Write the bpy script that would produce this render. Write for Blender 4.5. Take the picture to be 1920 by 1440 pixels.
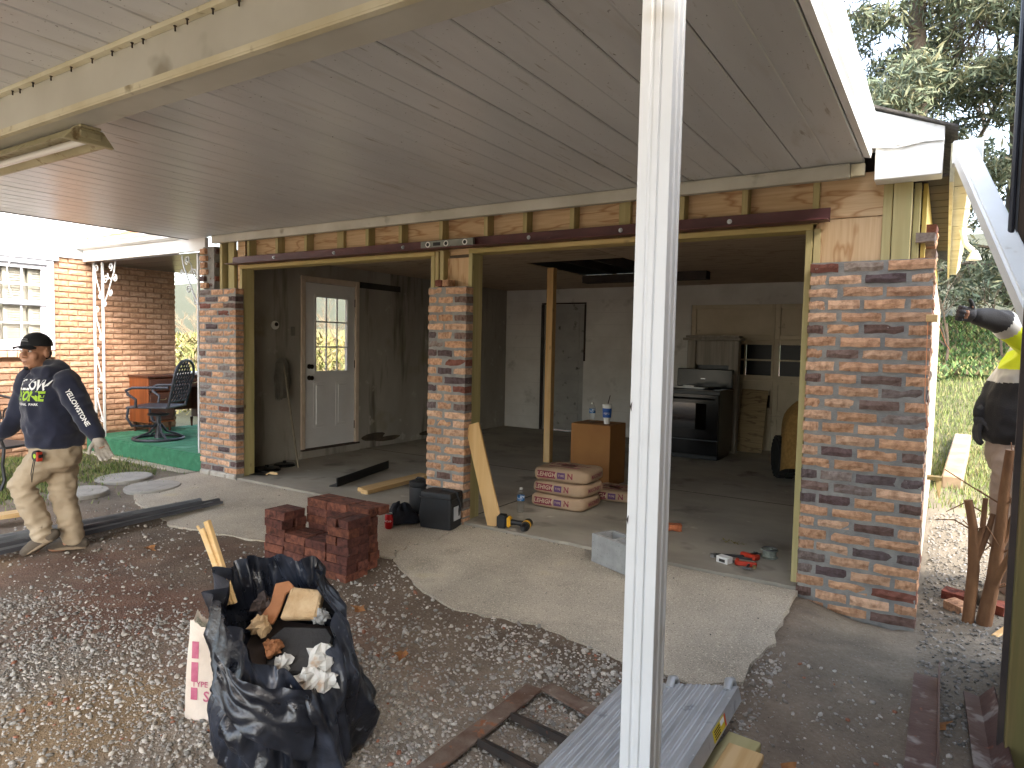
import bpy, bmesh, math, random
import numpy as np
from mathutils import Vector, Matrix, noise, Euler
from mathutils.bvhtree import BVHTree
random.seed(7); RNG = np.random.default_rng(11)
scene = bpy.context.scene
for o in list(bpy.data.objects): bpy.data.objects.remove(o)
COL = scene.collection
R = math.radians
# ------------------------------------------------------------------ camera
YAW, PITCH, ROLL = 0.56659, 0.05792, 0.02023
def cam_matrix():
    cy, sy = math.cos(YAW), math.sin(YAW)
    f = Vector((-sy*math.cos(PITCH), cy*math.cos(PITCH), -math.sin(PITCH)))
    r = Vector((cy, sy, 0)); u = r.cross(f)
    c, s = math.cos(ROLL), math.sin(ROLL)
    rr, uu = c*r+s*u, -s*r+c*u
    m = Matrix((rr, uu, -f)).transposed().to_4x4()
    m.translation = (0, -4.4992, 1.45)
    return m
cd = bpy.data.cameras.new('camera'); cam = bpy.data.objects.new('camera', cd); COL.objects.link(cam)
cd.sensor_width = 36; cd.lens = 1273.7*36/1920; cd.clip_start = 0.05; cd.clip_end = 600
cam.matrix_world = cam_matrix(); scene.camera = cam
# ------------------------------------------------------------------ world, sun, exposure
SUN_EL, SUN_AZ = 40, 116          # azimuth clockwise from +Y (towards +X)
w = bpy.data.worlds.new('World'); scene.world = w; w.use_nodes = True
nt = w.node_tree; nt.nodes.clear()
sky = nt.nodes.new('ShaderNodeTexSky'); sky.sky_type = 'NISHITA'; sky.sun_disc = False
sky.sun_elevation = R(SUN_EL); sky.sun_rotation = R(SUN_AZ); sky.dust_density = 4.0; sky.air_density = 1.2; sky.ozone_density = 1.0
hs = nt.nodes.new('ShaderNodeHueSaturation'); hs.inputs['Saturation'].default_value = 0.72
bg = nt.nodes.new('ShaderNodeBackground'); bg.inputs['Strength'].default_value = 0.15
wo = nt.nodes.new('ShaderNodeOutputWorld')
nt.links.new(sky.outputs[0], hs.inputs['Color']); nt.links.new(hs.outputs[0], bg.inputs[0]); nt.links.new(bg.outputs[0], wo.inputs[0])
sl = bpy.data.lights.new('sun', 'SUN'); sl.energy = 0.6; sl.angle = R(10); sl.color = (1.0, 0.96, 0.90)
so = bpy.data.objects.new('sun', sl); COL.objects.link(so)
sd = Vector((math.cos(R(SUN_EL))*math.sin(R(SUN_AZ)), math.cos(R(SUN_EL))*math.cos(R(SUN_AZ)), math.sin(R(SUN_EL))))
so.rotation_euler = sd.to_track_quat('Z', 'Y').to_euler(); so.location = sd*30
vs = scene.view_settings; vs.view_transform = 'Standard'; vs.look = 'None'; vs.gamma = 1; vs.exposure = 3.02; vs.use_curve_mapping = False
cy_ = scene.cycles; cy_.use_denoising = True; cy_.max_bounces = 8; cy_.diffuse_bounces = 5; cy_.glossy_bounces = 3; cy_.transmission_bounces = 6; cy_.sample_clamp_indirect = 8
# ------------------------------------------------------------------ helpers
def lin(h):
    if isinstance(h, str):
        h = [int(h[i:i+2], 16)/255 for i in (0, 2, 4)]
    return tuple((c/12.92 if c <= .04045 else ((c+.055)/1.055)**2.4) for c in h)+(1,)
MATS = {}
def node(nt, t, **k):
    n = nt.nodes.new('ShaderNode'+t)
    for a, v in k.items():
        if a in n.inputs: n.inputs[a].default_value = v
        else: setattr(n, a, v)
    return n
def ramp(nt, fac, stops, interp='LINEAR'):
    r = nt.nodes.new('ShaderNodeValToRGB'); r.color_ramp.interpolation = interp
    e = r.color_ramp.elements
    while len(e) < len(stops): e.new(0.5)
    for el, (p, c) in zip(e, stops):
        el.position = p; el.color = c if len(c) == 4 else tuple(c)+(1,)
    nt.links.new(fac, r.inputs[0]); return r.outputs[0]
def mixc(nt, fac, a, b, mode='MIX'):
    m = nt.nodes.new('ShaderNodeMix'); m.data_type = 'RGBA'; m.blend_type = mode
    for s, v in ((m.inputs[0], fac), (m.inputs[6], a), (m.inputs[7], b)):
        if hasattr(v, 'is_output'): nt.links.new(v, s)
        else: s.default_value = v
    return m.outputs[2]
def coords(nt, scale=(1, 1, 1), rand=False, rot=(0, 0, 0)):
    tc = nt.nodes.new('ShaderNodeTexCoord'); v = tc.outputs['Object']
    if rand:
        oi = nt.nodes.new('ShaderNodeObjectInfo'); va = nt.nodes.new('ShaderNodeVectorMath'); va.operation = 'MULTIPLY_ADD'
        nt.links.new(oi.outputs['Random'], va.inputs[0]); va.inputs[1].default_value = (17.3, 31.7, 23.1); nt.links.new(v, va.inputs[2]); v = va.outputs[0]
    mp = nt.nodes.new('ShaderNodeMapping'); mp.inputs['Scale'].default_value = scale; mp.inputs['Rotation'].default_value = rot
    nt.links.new(v, mp.inputs[0]); return mp.outputs[0]
def noi(nt, vec, scale, detail=4, rough=.55, dist=0):
    n = node(nt, 'TexNoise', Scale=scale, Detail=detail, Roughness=rough, Distortion=dist); nt.links.new(vec, n.inputs['Vector']); return n.outputs['Fac']
def mat(name, c1, c2=None, rough=.7, scale=6, bump=.0, bscale=60, stretch=(1, 1, 1), metal=0, rand=False, spots=None, dirt=None, objcol=False, spec=.5, vcol=None, coat=0, contrast=(.35, .65), rvar=0, bdist=.01, trans=0, emit=None, sheen=0):
    if name in MATS: return MATS[name]
    m = bpy.data.materials.new(name); m.use_nodes = True; nt = m.node_tree
    bs = nt.nodes['Principled BSDF']; bs.inputs['Roughness'].default_value = rough; bs.inputs['Metallic'].default_value = metal
    bs.inputs['Specular IOR Level'].default_value = spec; bs.inputs['Coat Weight'].default_value = coat
    if sheen: bs.inputs['Sheen Weight'].default_value = sheen
    if trans: bs.inputs['Transmission Weight'].default_value = trans
    c1 = lin(c1) if not (isinstance(c1, tuple) and len(c1) == 4) else c1
    v = coords(nt, stretch, rand)
    f = noi(nt, v, scale)
    if objcol:
        oi = nt.nodes.new('ShaderNodeObjectInfo'); base = oi.outputs['Color']
        if c2: base = mixc(nt, ramp(nt, f, [(contrast[0], (0, 0, 0)), (contrast[1], (1, 1, 1))]), base, lin(c2), 'MULTIPLY')
    elif vcol:
        at = nt.nodes.new('ShaderNodeVertexColor'); at.layer_name = vcol; base = at.outputs[0]
        if c2: base = mixc(nt, ramp(nt, f, [(contrast[0], (0, 0, 0)), (contrast[1], (1, 1, 1))]), base, lin(c2), 'MULTIPLY')
    elif c2: base = ramp(nt, f, [(contrast[0], c1), (contrast[1], lin(c2))])
    else: base = c1
    for s in ([spots] if spots and not isinstance(spots, list) else spots or []):       # (colour, scale, threshold, softness)
        sf = noi(nt, coords(nt, s[4] if len(s) > 4 else (1, 1, 1), rand), s[1], 3, .6)
        base = mixc(nt, ramp(nt, sf, [(s[2], (0, 0, 0)), (min(1, s[2]+s[3]), (1, 1, 1))]), base, lin(s[0]))
    if hasattr(base, 'is_output'): nt.links.new(base, bs.inputs['Base Color'])
    else: bs.inputs['Base Color'].default_value = base
    if rvar:
        rf = noi(nt, coords(nt, stretch, rand), scale*1.7)
        mr = node(nt, 'MapRange'); mr.inputs['To Min'].default_value = max(0.02, rough-rvar); mr.inputs['To Max'].default_value = min(1, rough+rvar)
        nt.links.new(rf, mr.inputs[0]); nt.links.new(mr.outputs[0], bs.inputs['Roughness'])
    if bump:
        b = node(nt, 'Bump', Strength=bump, Distance=bdist); bf = noi(nt, coords(nt, stretch, rand), bscale, 5, .6)
        nt.links.new(bf, b.inputs['Height']); nt.links.new(b.outputs[0], bs.inputs['Normal'])
    if emit: bs.inputs['Emission Color'].default_value = lin(emit[0]); bs.inputs['Emission Strength'].default_value = emit[1]
    MATS[name] = m; return m
def wood(name, c1, c2, axis=2, rough=.75, fine=1.0, knots=True, green=None):
    if name in MATS: return MATS[name]
    st = [26*fine]*3; st[axis] = 1.1
    m = mat(name, c1, c2, rough=rough, scale=1, bump=.25, bscale=1.6, stretch=tuple(st), rand=True, bdist=.004, contrast=(.36, .62))
    nt = m.node_tree; bs = nt.nodes['Principled BSDF']; old = bs.inputs['Base Color'].links[0].from_socket
    st2 = [3.]*3; st2[axis] = .5
    f = noi(nt, coords(nt, tuple(st2), True), 1.5, 3)
    c = mixc(nt, ramp(nt, f, [(.35, (0, 0, 0)), (.7, (.7, .7, .7))]), old, lin(green) if green else lin(c2), 'MIX')
    if knots:
        st3 = [13.]*3; st3[axis] = 5.
        vo = nt.nodes.new('ShaderNodeTexVoronoi'); vo.inputs['Scale'].default_value = .55; nt.links.new(coords(nt, tuple(st3), True), vo.inputs['Vector'])
        c = mixc(nt, ramp(nt, vo.outputs['Distance'], [(.03, (.8, .8, .8)), (.11, (0, 0, 0))]), c, lin('4a3520'))
    nt.links.new(c, bs.inputs['Base Color']); return m
def plymat(name, c1, c2, axis=0, sc=1.0):
    if name in MATS: return MATS[name]
    m = bpy.data.materials.new(name); m.use_nodes = True; nt = m.node_tree; bs = nt.nodes['Principled BSDF']; bs.inputs['Roughness'].default_value = .75
    st = [7*sc]*3; st[axis] = 1.3*sc
    v = coords(nt, tuple(st), True)
    n1 = noi(nt, v, .9, 3, .5)
    ml = node(nt, 'Math', operation='MULTIPLY'); ml.inputs[1].default_value = 11; nt.links.new(n1, ml.inputs[0])
    fr = node(nt, 'Math', operation='PINGPONG'); fr.inputs[1].default_value = 1; nt.links.new(ml.outputs[0], fr.inputs[0])
    st2 = [70]*3; st2[axis] = 3
    fine = noi(nt, coords(nt, tuple(st2), True), 1, 2)
    b = ramp(nt, fr.outputs[0], [(.0, lin(c2)), (.28, lin(c1)), (1, lin(c1))])
    b = mixc(nt, ramp(nt, fine, [(.35, (.35, .35, .35)), (.65, (0, 0, 0))]), b, lin(c2))
    nt.links.new(b, bs.inputs['Base Color']); MATS[name] = m; return m
def glassmat(name, col=(1, 1, 1, 1), rough=0.0):
    if name in MATS: return MATS[name]
    m = bpy.data.materials.new(name); m.use_nodes = True; nt = m.node_tree; nt.nodes.clear()
    t = node(nt, 'BsdfTransparent'); t.inputs[0].default_value = col; g = node(nt, 'BsdfGlossy'); g.inputs['Roughness'].default_value = rough
    lw = node(nt, 'LayerWeight'); pw = node(nt, 'Math', operation='POWER'); pw.inputs[1].default_value = 3; nt.links.new(lw.outputs['Facing'], pw.inputs[0]); fr = node(nt, 'Math', operation='MULTIPLY_ADD'); fr.inputs[1].default_value = .6; fr.inputs[2].default_value = .045; nt.links.new(pw.outputs[0], fr.inputs[0]); mx = node(nt, 'MixShader'); o = node(nt, 'OutputMaterial')
    nt.links.new(fr.outputs[0], mx.inputs[0]); nt.links.new(t.outputs[0], mx.inputs[1]); nt.links.new(g.outputs[0], mx.inputs[2]); nt.links.new(mx.outputs[0], o.inputs[0])
    MATS[name] = m; return m
def wm(o):
    if o is None: return Matrix.Identity(4)
    return wm(o.parent) @ o.matrix_parent_inverse @ Matrix.LocRotScale(o.location, o.rotation_euler, o.scale)
def tag(o, label=None, cat=None, group=None, kind=None):
    if label: o['label'] = label
    if cat: o['category'] = cat
    if group: o['group'] = group
    if kind: o['kind'] = kind
    return o
def T(name, label, cat, loc=(0, 0, 0), rz=0, group=None):
    o = bpy.data.objects.new(name, None); COL.objects.link(o); o.location = loc; o.rotation_euler = (0, 0, rz); o.empty_display_size = .1
    return tag(o, label, cat, group)
def link(name, me, parent=None, world=False, loc=None, rot=None, scale=None):
    o = bpy.data.objects.new(name, me); COL.objects.link(o)
    if parent is not None:
        o.parent = parent
        if world: o.matrix_parent_inverse = wm(parent).inverted()
    if loc is not None: o.location = loc
    if rot is not None: o.rotation_euler = rot
    if scale is not None: o.scale = scale
    return o
def copy_tree(o, parent=None, **k):
    c = o.copy(); COL.objects.link(c); c.parent = parent
    for ch in o.children: copy_tree(ch, c)
    return c
class B:
    def __init__(s): s.v = []; s.f = []; s.m = []; s.cur = 0
    def add(s, vs, fs):
        n = len(s.v); s.v += [tuple(p) for p in vs]; s.f += [tuple(i+n for i in f) for f in fs]; s.m += [s.cur]*len(fs); return s
    def box(s, x0, x1, y0, y1, z0, z1, M=None):
        vs = [Vector((x, y, z)) for x in (x0, x1) for y in (y0, y1) for z in (z0, z1)]
        if M is not None: vs = [M @ p for p in vs]
        return s.add(vs, [(0, 1, 3, 2), (4, 6, 7, 5), (0, 4, 5, 1), (2, 3, 7, 6), (0, 2, 6, 4), (1, 5, 7, 3)])
    def bar(s, a, b, w, h, up=(0, 0, 1)):        # rectangular bar from a to b, width w sideways, height h along up
        a, b = Vector(a), Vector(b); d = (b-a); L = d.length; d.normalize(); up = Vector(up)
        sd_ = d.cross(up).normalized(); u = sd_.cross(d).normalized()
        M = Matrix((d, sd_, u)).transposed().to_4x4(); M.translation = a
        return s.box(0, L, -w/2, w/2, -h/2, h/2, M)
    def loft(s, rings, cap=True, closed=True):
        n = len(rings[0]); vs = [p for r in rings for p in r]; fs = []
        for i in range(len(rings)-1):
            for j in range(n if closed else n-1):
                k = (j+1) % n; fs.append((i*n+j, i*n+k, (i+1)*n+k, (i+1)*n+j))
        if cap: fs.append(tuple(range(n))[::-1]); fs.append(tuple((len(rings)-1)*n+j for j in range(n)))
        return s.add(vs, fs)
    def tube(s, pts, r, n=8, cap=True):
        pts = [Vector(p) for p in pts]; rs = r if isinstance(r, (list, tuple)) else [r]*len(pts); rings = []
        t0 = (pts[1]-pts[0]).normalized(); ref = Vector((0, 0, 1)) if abs(t0.z) < .9 else Vector((1, 0, 0)); nrm = t0.cross(ref).normalized()
        for i, p in enumerate(pts):
            t = (pts[min(i+1, len(pts)-1)]-pts[max(i-1, 0)]).normalized()
            nrm = (nrm-t*nrm.dot(t)).normalized(); bn = t.cross(nrm)
            rings.append([p+(nrm*math.cos(2*math.pi*j/n)+bn*math.sin(2*math.pi*j/n))*rs[i] for j in range(n)])
        return s.loft(rings, cap)
    def lathe(s, prof, n=24, c=(0, 0, 0), M=None, cap=True):
        c = Vector(c); rings = []
        for r, z in prof:
            ring = [Vector((r*math.cos(2*math.pi*j/n), r*math.sin(2*math.pi*j/n), z)) for j in range(n)]
            rings.append([(M @ p if M is not None else p)+c for p in ring])
        return s.loft(rings, cap)
    def prism(s, poly, d, M=None):               # polygon in XY extruded by d in Z (or through M)
        n = len(poly); vs = [Vector((x, y, 0)) for x, y in poly]+[Vector((x, y, d)) for x, y in poly]
        if M is not None: vs = [M @ p for p in vs]
        return s.add(vs, [tuple(range(n))[::-1], tuple(range(n, 2*n))]+[(i, (i+1) % n, n+(i+1) % n, n+i) for i in range(n)])
    def grid(s, fn, nu, nv):
        vs = [fn(i/nu, j/nv) for j in range(nv+1) for i in range(nu+1)]
        return s.add(vs, [(j*(nu+1)+i, j*(nu+1)+i+1, (j+1)*(nu+1)+i+1, (j+1)*(nu+1)+i) for j in range(nv) for i in range(nu)])
    def mesh(s, name, mats, smooth=False, bevel=0, fix=True, seg=1):
        me = bpy.data.meshes.new(name); me.from_pydata([tuple(p) for p in s.v], [], s.f)
        for m_ in (mats if isinstance(mats, (list, tuple)) else [mats]): me.materials.append(m_)
        if any(s.m): me.polygons.foreach_set('material_index', s.m)
        bm = bmesh.new(); bm.from_mesh(me)
        if fix: bmesh.ops.recalc_face_normals(bm, faces=bm.faces)
        if bevel: bmesh.ops.bevel(bm, geom=[e for e in bm.edges if len(e.link_faces) == 2 and e.calc_face_angle(0) > .6], offset=bevel, segments=seg, affect='EDGES', clamp_overlap=True)
        bm.to_mesh(me); bm.free()
        if smooth:
            me.polygons.foreach_set('use_smooth', [True]*len(me.polygons))
            if smooth is not True: me.set_sharp_from_angle(angle=R(smooth))
        me.update(); return me
    def build(s, name, mats, parent=None, world=True, smooth=False, bevel=0, fix=True, seg=1, **k):
        return link(name, s.mesh(name, mats, smooth, bevel, fix, seg), parent, world and parent is not None, **k)
def npmesh(name, V, F, m, smooth=False, cols=None):
    V = np.asarray(V, np.float32); F = np.asarray(F, np.int32); k = F.shape[1]
    me = bpy.data.meshes.new(name); me.vertices.add(len(V)); me.vertices.foreach_set('co', V.ravel())
    me.loops.add(F.size); me.loops.foreach_set('vertex_index', F.ravel()); me.polygons.add(len(F))
    me.polygons.foreach_set('loop_start', np.arange(0, F.size, k, dtype=np.int32)); me.polygons.foreach_set('loop_total', np.full(len(F), k, np.int32))
    me.update(calc_edges=True)
    if smooth: me.polygons.foreach_set('use_smooth', np.ones(len(F), bool))
    if cols is not None:
        a = me.color_attributes.new('Col', 'FLOAT_COLOR', 'POINT'); c = np.ones((len(V), 4), np.float32); c[:, :3] = cols; a.data.foreach_set('color', c.ravel())
    if m: me.materials.append(m)
    me.validate(); return me
def text_geo(body, size=1., bold=0.0, space=1.0, shear=0.):
    cu = bpy.data.curves.new('t', 'FONT'); cu.body = body; cu.size = size; cu.align_x = 'CENTER'; cu.align_y = 'CENTER'; cu.resolution_u = 2; cu.offset = bold; cu.space_character = space; cu.shear = shear
    o = bpy.data.objects.new('t', cu); COL.objects.link(o)
    dg = bpy.context.evaluated_depsgraph_get(); me = bpy.data.meshes.new_from_object(o.evaluated_get(dg))
    bm = bmesh.new(); bm.from_mesh(me); bmesh.ops.triangulate(bm, faces=bm.faces)
    vs = [v.co.copy() for v in bm.verts]; fs = [tuple(v.index for v in f.verts) for f in bm.faces]; bm.free()
    bpy.data.objects.remove(o); bpy.data.curves.remove(cu); bpy.data.meshes.remove(me); return vs, fs
def rect_geo(w_, h_, nx=6, ny=3):
    vs = [Vector(((i/nx-.5)*w_, (j/ny-.5)*h_, 0)) for j in range(ny+1) for i in range(nx+1)]
    return vs, [(j*(nx+1)+i, j*(nx+1)+i+1, (j+1)*(nx+1)+i+1, (j+1)*(nx+1)+i) for j in range(ny) for i in range(nx)]
def bvh_of(o):
    M = wm(o); me = o.data
    return BVHTree.FromPolygons([M @ v.co for v in me.vertices], [tuple(p.vertices) for p in me.polygons])
def decal(name, geo, org, ux, uy, bvh, m, parent, off=.002, far=.6, lens=None):
    """flat print laid on a surface: geo points go to org+ux*x+uy*y and are dropped onto the surface along -(ux x uy)"""
    org, ux, uy = Vector(org), Vector(ux).normalized(), Vector(uy).normalized(); n = ux.cross(uy).normalized(); out = []
    for p in geo[0]:
        q = org+ux*p.x+uy*p.y+n*far*.5
        h = bvh.ray_cast(q, -n, far)
        out.append((h[0]+n*off) if h[0] is not None else (q-n*(far*.5-off)))
    b = B(); b.add(out, geo[1]); return b.build(name, m, parent, fix=False)
def pn(x, y, z=0, s=1): return noise.noise(Vector((x*s, y*s, z*s)))
# ------------------------------------------------------------------ ground
APRON = [(-6.86, -.115), (-6.95, -.42), (-6.93, -.72), (-6.62, -.95), (-6.2, -1.12), (-5.75, -1.2), (-5.34, -1.33), (-4.85, -1.27), (-4.40, -1.20), (-3.9, -1.08), (-3.24, -.95), (-3.02, -1.08), (-2.77, -1.235), (-2.36, -1.38), (-1.86, -1.30), (-1.5, -1.36), (-1.29, -1.41), (-.914, -1.44), (-.72, -1.31), (-.736, -1.13), (-.68, -.85), (-.70, -.56), (-.69, -.115)]
def apz(x, y): return -.007+.068*y
def inpoly(x, y, P):
    c = False; n = len(P)
    for i in range(n):
        (x1, y1), (x2, y2) = P[i], P[i-1]
        if (y1 > y) != (y2 > y) and x < (x2-x1)*(y-y1)/(y2-y1)+x1: c = not c
    return c
def sm(a, b, t):
    t = max(0., min(1., (t-a)/(b-a))); return t*t*(3-2*t)
def apd(x, y):
    best = 9.
    for (x1, y1), (x2, y2) in zip(APRON[:-1], APRON[1:]):
        dx, dy = x2-x1, y2-y1; t = max(0., min(1., ((x-x1)*dx+(y-y1)*dy)/(dx*dx+dy*dy))); best = min(best, math.hypot(x-x1-t*dx, y-y1-t*dy))
    return best
def gh(x, y):
    z = gh0(x, y)
    if -7.4 < x < -.2 and -2.0 < y < 0:
        k = sm(.34, .02, apd(x, y))*(.92 if x < -1.0 else .75); z = z*(1-k)+(apz(x, y)-.010+.016*pn(x, y, 4, 5)+.008*pn(x, y, 2, 16))*k
    return z
def gh0(x, y):
    z = -.135
    z += .075*sm(-6.2, -7.0, x)*sm(-2.2, -1.2, y)                     # lawn by the porch
    z += .05*sm(-.3, .2, x)*sm(-.9, .2, y)
    z += 1.25*sm(4.0, 13.0, y) + .17*max(0, min(y, 16)-12.)*sm(11.5, 13.5, y)*1.6 + max(0, y-16)*.16
    z += .022*sm(-2.0, -1.5, y)*sm(-.1, -.5, x)*sm(-7, -6, x)
    a = 1 if y < 4 else 3
    z += a*(.012*pn(x, y, 3.1, 1.7)+.007*pn(x, y, 1.2, 6)+.0035*pn(x, y, 5, 19))
    return z
def under(x, y):
    if -6.72 < x < -.12 and -.09 < y < 5.75: return True
    if -9.45 < x < -6.86 and .04 < y < 2.4: return True
    return inpoly(x, y, [(px+(.05 if px < -3.5 else -.05)*(1 if abs(px+3.5) > 2 else 0), py+.09) for px, py in APRON])
xs = np.concatenate([np.array([-160, -90, -50, -30, -20, -15, -12]), np.arange(-10.5, 1.6, .06), np.array([1.8, 2.2, 3, 4, 6, 9, 14, 22, 40, 80, 160])])
ys = np.concatenate([np.array([-160, -80, -40, -20, -12, -8, -6]), np.arange(-5, 1.5, .06), np.arange(1.6, 14, .35), np.array([14, 15, 16, 18, 20, 24, 30, 40, 60, 90, 160])])
C_SOIL, C_DARK, C_RED, C_GRAV, C_SAND, C_DUST, C_LAWN, C_BANK = [np.array(lin(h)[:3]) for h in ('877868', '695848', '86604d', 'a69b8d', '9e8461', '857d6f', '5f5f38', '46482b')]
def gmask(x, y):
    """how gravelly the ground is (0..1)"""
    dep = -x*.536+(y+4.5)*.844; g = sm(4.1, 3.1, dep+.6*pn(x, y, 7, .9)) * sm(-.3, -1.0, x)
    g *= .45+.75*sm(-.25, .3, pn(x, y, 2.2, 1.4))
    return min(1, g)
def gcol(x, y):
    c = C_SOIL*(1-.0)
    g = gmask(x, y); c = c*(1-g)+C_GRAV*g
    dk = sm(-2.5, -1.5, y)*sm(-6.0, -4.8, x)*sm(-.4, -1.1, x)*(.75+.35*pn(x, y, 9, 1.1)); dk = max(0, min(1, dk)); c = c*(1-dk)+C_DARK*dk
    rd = sm(1.3, .2, math.hypot((x+4.0)/1.5, (y+2.3)/.75)+.7*pn(x, y, 4, 1.8)); c = c*(1-.85*rd)+C_RED*.85*rd
    sa = sm(.25, .5, pn(x, y, 12, .95))*sm(-1.5, -2.1, y)*sm(.5, -.5, x); c = c*(1-.8*sa)+C_SAND*.8*sa
    du = sm(-.85, -.35, x)*sm(-2.1, -.6, y+.25*pn(x, y, 3, 2)); c = c*(1-du)+C_DUST*du
    du = sm(-6.0, -6.5, x)*sm(-1.7, -1.2, y)*.6; c = c*(1-du)+C_DUST*.75*du
    la = max(sm(3.2, 5.2, y+1.6*pn(x, y, 6, .5))*sm(-.9, -.2, x)*.9, sm(-7.2, -8.2, x-.6*pn(x, y, 6, 1.3))*.75)
    c = c*(1-la)+C_LAWN*la
    bk = sm(10.8, 12.2, y); c = c*(1-bk)+C_BANK*bk
    return c*(.86+.3*pn(x, y, 8, 5)+.18*pn(x, y, 2, 17))
V = []; CC = []
for y in ys:
    for x in xs:
        z = gh(x, y)
        if under(x, y): z = -.4
        V.append((x, y, z)); CC.append(np.clip(gcol(x, y), .01, 1))
nx = len(xs); F = [(j*nx+i, j*nx+i+1, (j+1)*nx+i+1, (j+1)*nx+i) for j in range(len(ys)-1) for i in range(nx-1)]
m_ground = mat('soil', '888888', 'dcd8d2', rough=.95, scale=45, bump=.9, bscale=70, vcol='Col', contrast=(.25, .75), bdist=.012, spots=[('8f8a82', 95, .64, .03), ('3a332d', 60, .66, .06)])
tag(link('ground', npmesh('ground', V, F, m_ground, True, CC)), kind='structure')
# gravel: loose stones lying on the soil
def ico():
    bm = bmesh.new(); bmesh.ops.create_icosphere(bm, subdivisions=1, radius=1); v = np.array([p.co[:] for p in bm.verts]); f = np.array([[q.index for q in p.verts] for p in bm.faces]); bm.free(); return v, f
IV, IF = ico()
def stones(pts, sizes, cols):
    n = len(pts); A = RNG.normal(size=(n, 3, 3)); Q, _ = np.linalg.qr(A)
    sc = np.stack([np.ones(n), RNG.uniform(.6, .95, n), RNG.uniform(.4, .75, n)], 1)
    jit = 1+RNG.uniform(-.22, .22, (n, len(IV), 1))
    L = IV[None]*jit*sc[:, None, :]
    tilt = RNG.uniform(0, 2*np.pi, n); c, s = np.cos(tilt), np.sin(tilt)
    x = L[..., 0]*c[:, None]-L[..., 1]*s[:, None]; yv = L[..., 0]*s[:, None]+L[..., 1]*c[:, None]; z = L[..., 2]+.35*RNG.normal(size=(n, 1))*L[..., 0]
    P = np.stack([x, yv, z], -1)*np.asarray(sizes)[:, None, None]+np.asarray(pts)[:, None, :]
    Fq = (IF[None]+(np.arange(n)*len(IV))[:, None, None]).reshape(-1, 3)
    C = np.repeat(np.asarray(cols), len(IV), 0); return P.reshape(-1, 3), Fq, C
pts, sz, cl = [], [], []
for _ in range(150000):
    x = random.uniform(-6.4, .5); y = random.uniform(-4.1, -.9)
    d = math.hypot(x, y+4.5); lat = x*.844+(y+4.5)*.537; dep = -x*.536+(y+4.5)*.844
    if dep < .9 or abs(lat) > dep*.82+.2: continue
    g = gmask(x, y); far = min(1, (2.6/dep)**2)
    sparse = .05+.16*max(0, pn(x, y, 21, 1.3))+.12*max(0, pn(x, y, 5, 3))
    p = (g*.72+sparse)*(.35+.65*far)
    if x > -.6: p = .05+.25*sm(.05, .35, x)*sm(-1.2, -.7, y)
    if random.random() > p or under(x, y) or (inpoly(x, y, APRON)): continue
    s = random.choice((.0035, .004, .005, .005, .006, .007, .008, .009, .011 if random.random() < .6 else .015))*(1+.35*(1-far))
    pts.append((x, y, gh(x, y)+s*.28)); sz.append(s)
    v = random.choice((.23, .28, .33, .38, .44, .5)); t = random.uniform(-.02, .05)
    if random.random() < .02: cl.append((.32, .15, .1))
    else: cl.append((v*(1.05+t), v, v*(.92-t)))
for _ in range(3600):                                              # rubble along the garage side and by the shed
    x = random.uniform(-.05, .6); y = random.uniform(-1.3, 3.2)
    s = random.choice((.004, .005, .007, .01, .014)); pts.append((x, y, gh(x, y)+s*.25)); sz.append(s); v = random.choice((.15, .2, .26, .32)); cl.append((v*1.04, v, v*.93))
for _ in range(700):                                               # crumbs swept to the sill and the piers
    x = random.uniform(-6.9, -.5); y = random.choice((random.uniform(-.15, .02), random.uniform(-1.35, -.1)**1 if random.random() < .3 else random.uniform(-.1, .0)))
    if not inpoly(x, y, APRON): continue
    s = random.uniform(.003, .007); pts.append((x, y, apz(x, y)+s*.4)); sz.append(s); v = random.choice((.1, .2, .4)); cl.append((v*1.05, v, v*.92))
P_, F_, C_ = stones(pts, sz, cl)
m_stone = mat('stone', '999999', 'd8d4ce', rough=.95, spec=.15, scale=60, vcol='Col', bump=.3, bscale=200, bdist=.003)
tag(link('gravel', npmesh('gravel', P_, F_, m_stone, False, C_)), 'loose pale grey gravel scattered over the dirt yard', 'gravel', kind='stuff')
# grass and ground cover
def blades(pts, h, wd, cols, lean=.5):
    n = len(pts); pts = np.asarray(pts); h = np.asarray(h); a = RNG.uniform(0, 2*np.pi, n); sx, sy = np.cos(a)*wd, np.sin(a)*wd
    b = RNG.uniform(0, 2*np.pi, n); l = RNG.uniform(.1, lean, n)*h
    v0 = pts+np.stack([sx, sy, 0*sx], 1); v1 = pts-np.stack([sx, sy, 0*sx], 1); v2 = pts+np.stack([np.cos(b)*l, np.sin(b)*l, h], 1)
    V = np.stack([v0, v1, v2], 1).reshape(-1, 3); F = np.arange(3*n).reshape(-1, 3); return V, F, np.repeat(np.asarray(cols), 3, 0)
pts, hh, cl = [], [], []
GR = [np.array(lin(h)[:3]) for h in ('667338', '596a30', '747f42', '857f52', '495c29')]
for _ in range(60000):
    if random.random() < .45:
        x = random.uniform(-10.2, -6.5); y = random.uniform(-2.2, .0)
        if random.random() > sm(-6.9, -7.7, x-.7*pn(x, y, 6, 1.5))*(.35+.65*sm(-.2, .3, pn(x, y, 1, 2.2)))+.02: continue
        if -9.3 < x and y > -.35 and random.random() < .5: continue
        h = random.uniform(.02, .06)
    else:
        y = 3.0+9*random.random()**1.5; x = random.uniform(-.3, 3.2)
        if random.random() > sm(3.2, 5.6, y+1.6*pn(x, y, 6, .5)): continue
        h = random.uniform(.03, .08)*(1+.06*y)
    pts.append((x, y, gh(x, y)-.003)); hh.append(h); cl.append(random.choice(GR)*random.uniform(.7, 1.25))
V_, F_, C_ = blades(pts, hh, .006, cl)
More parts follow.
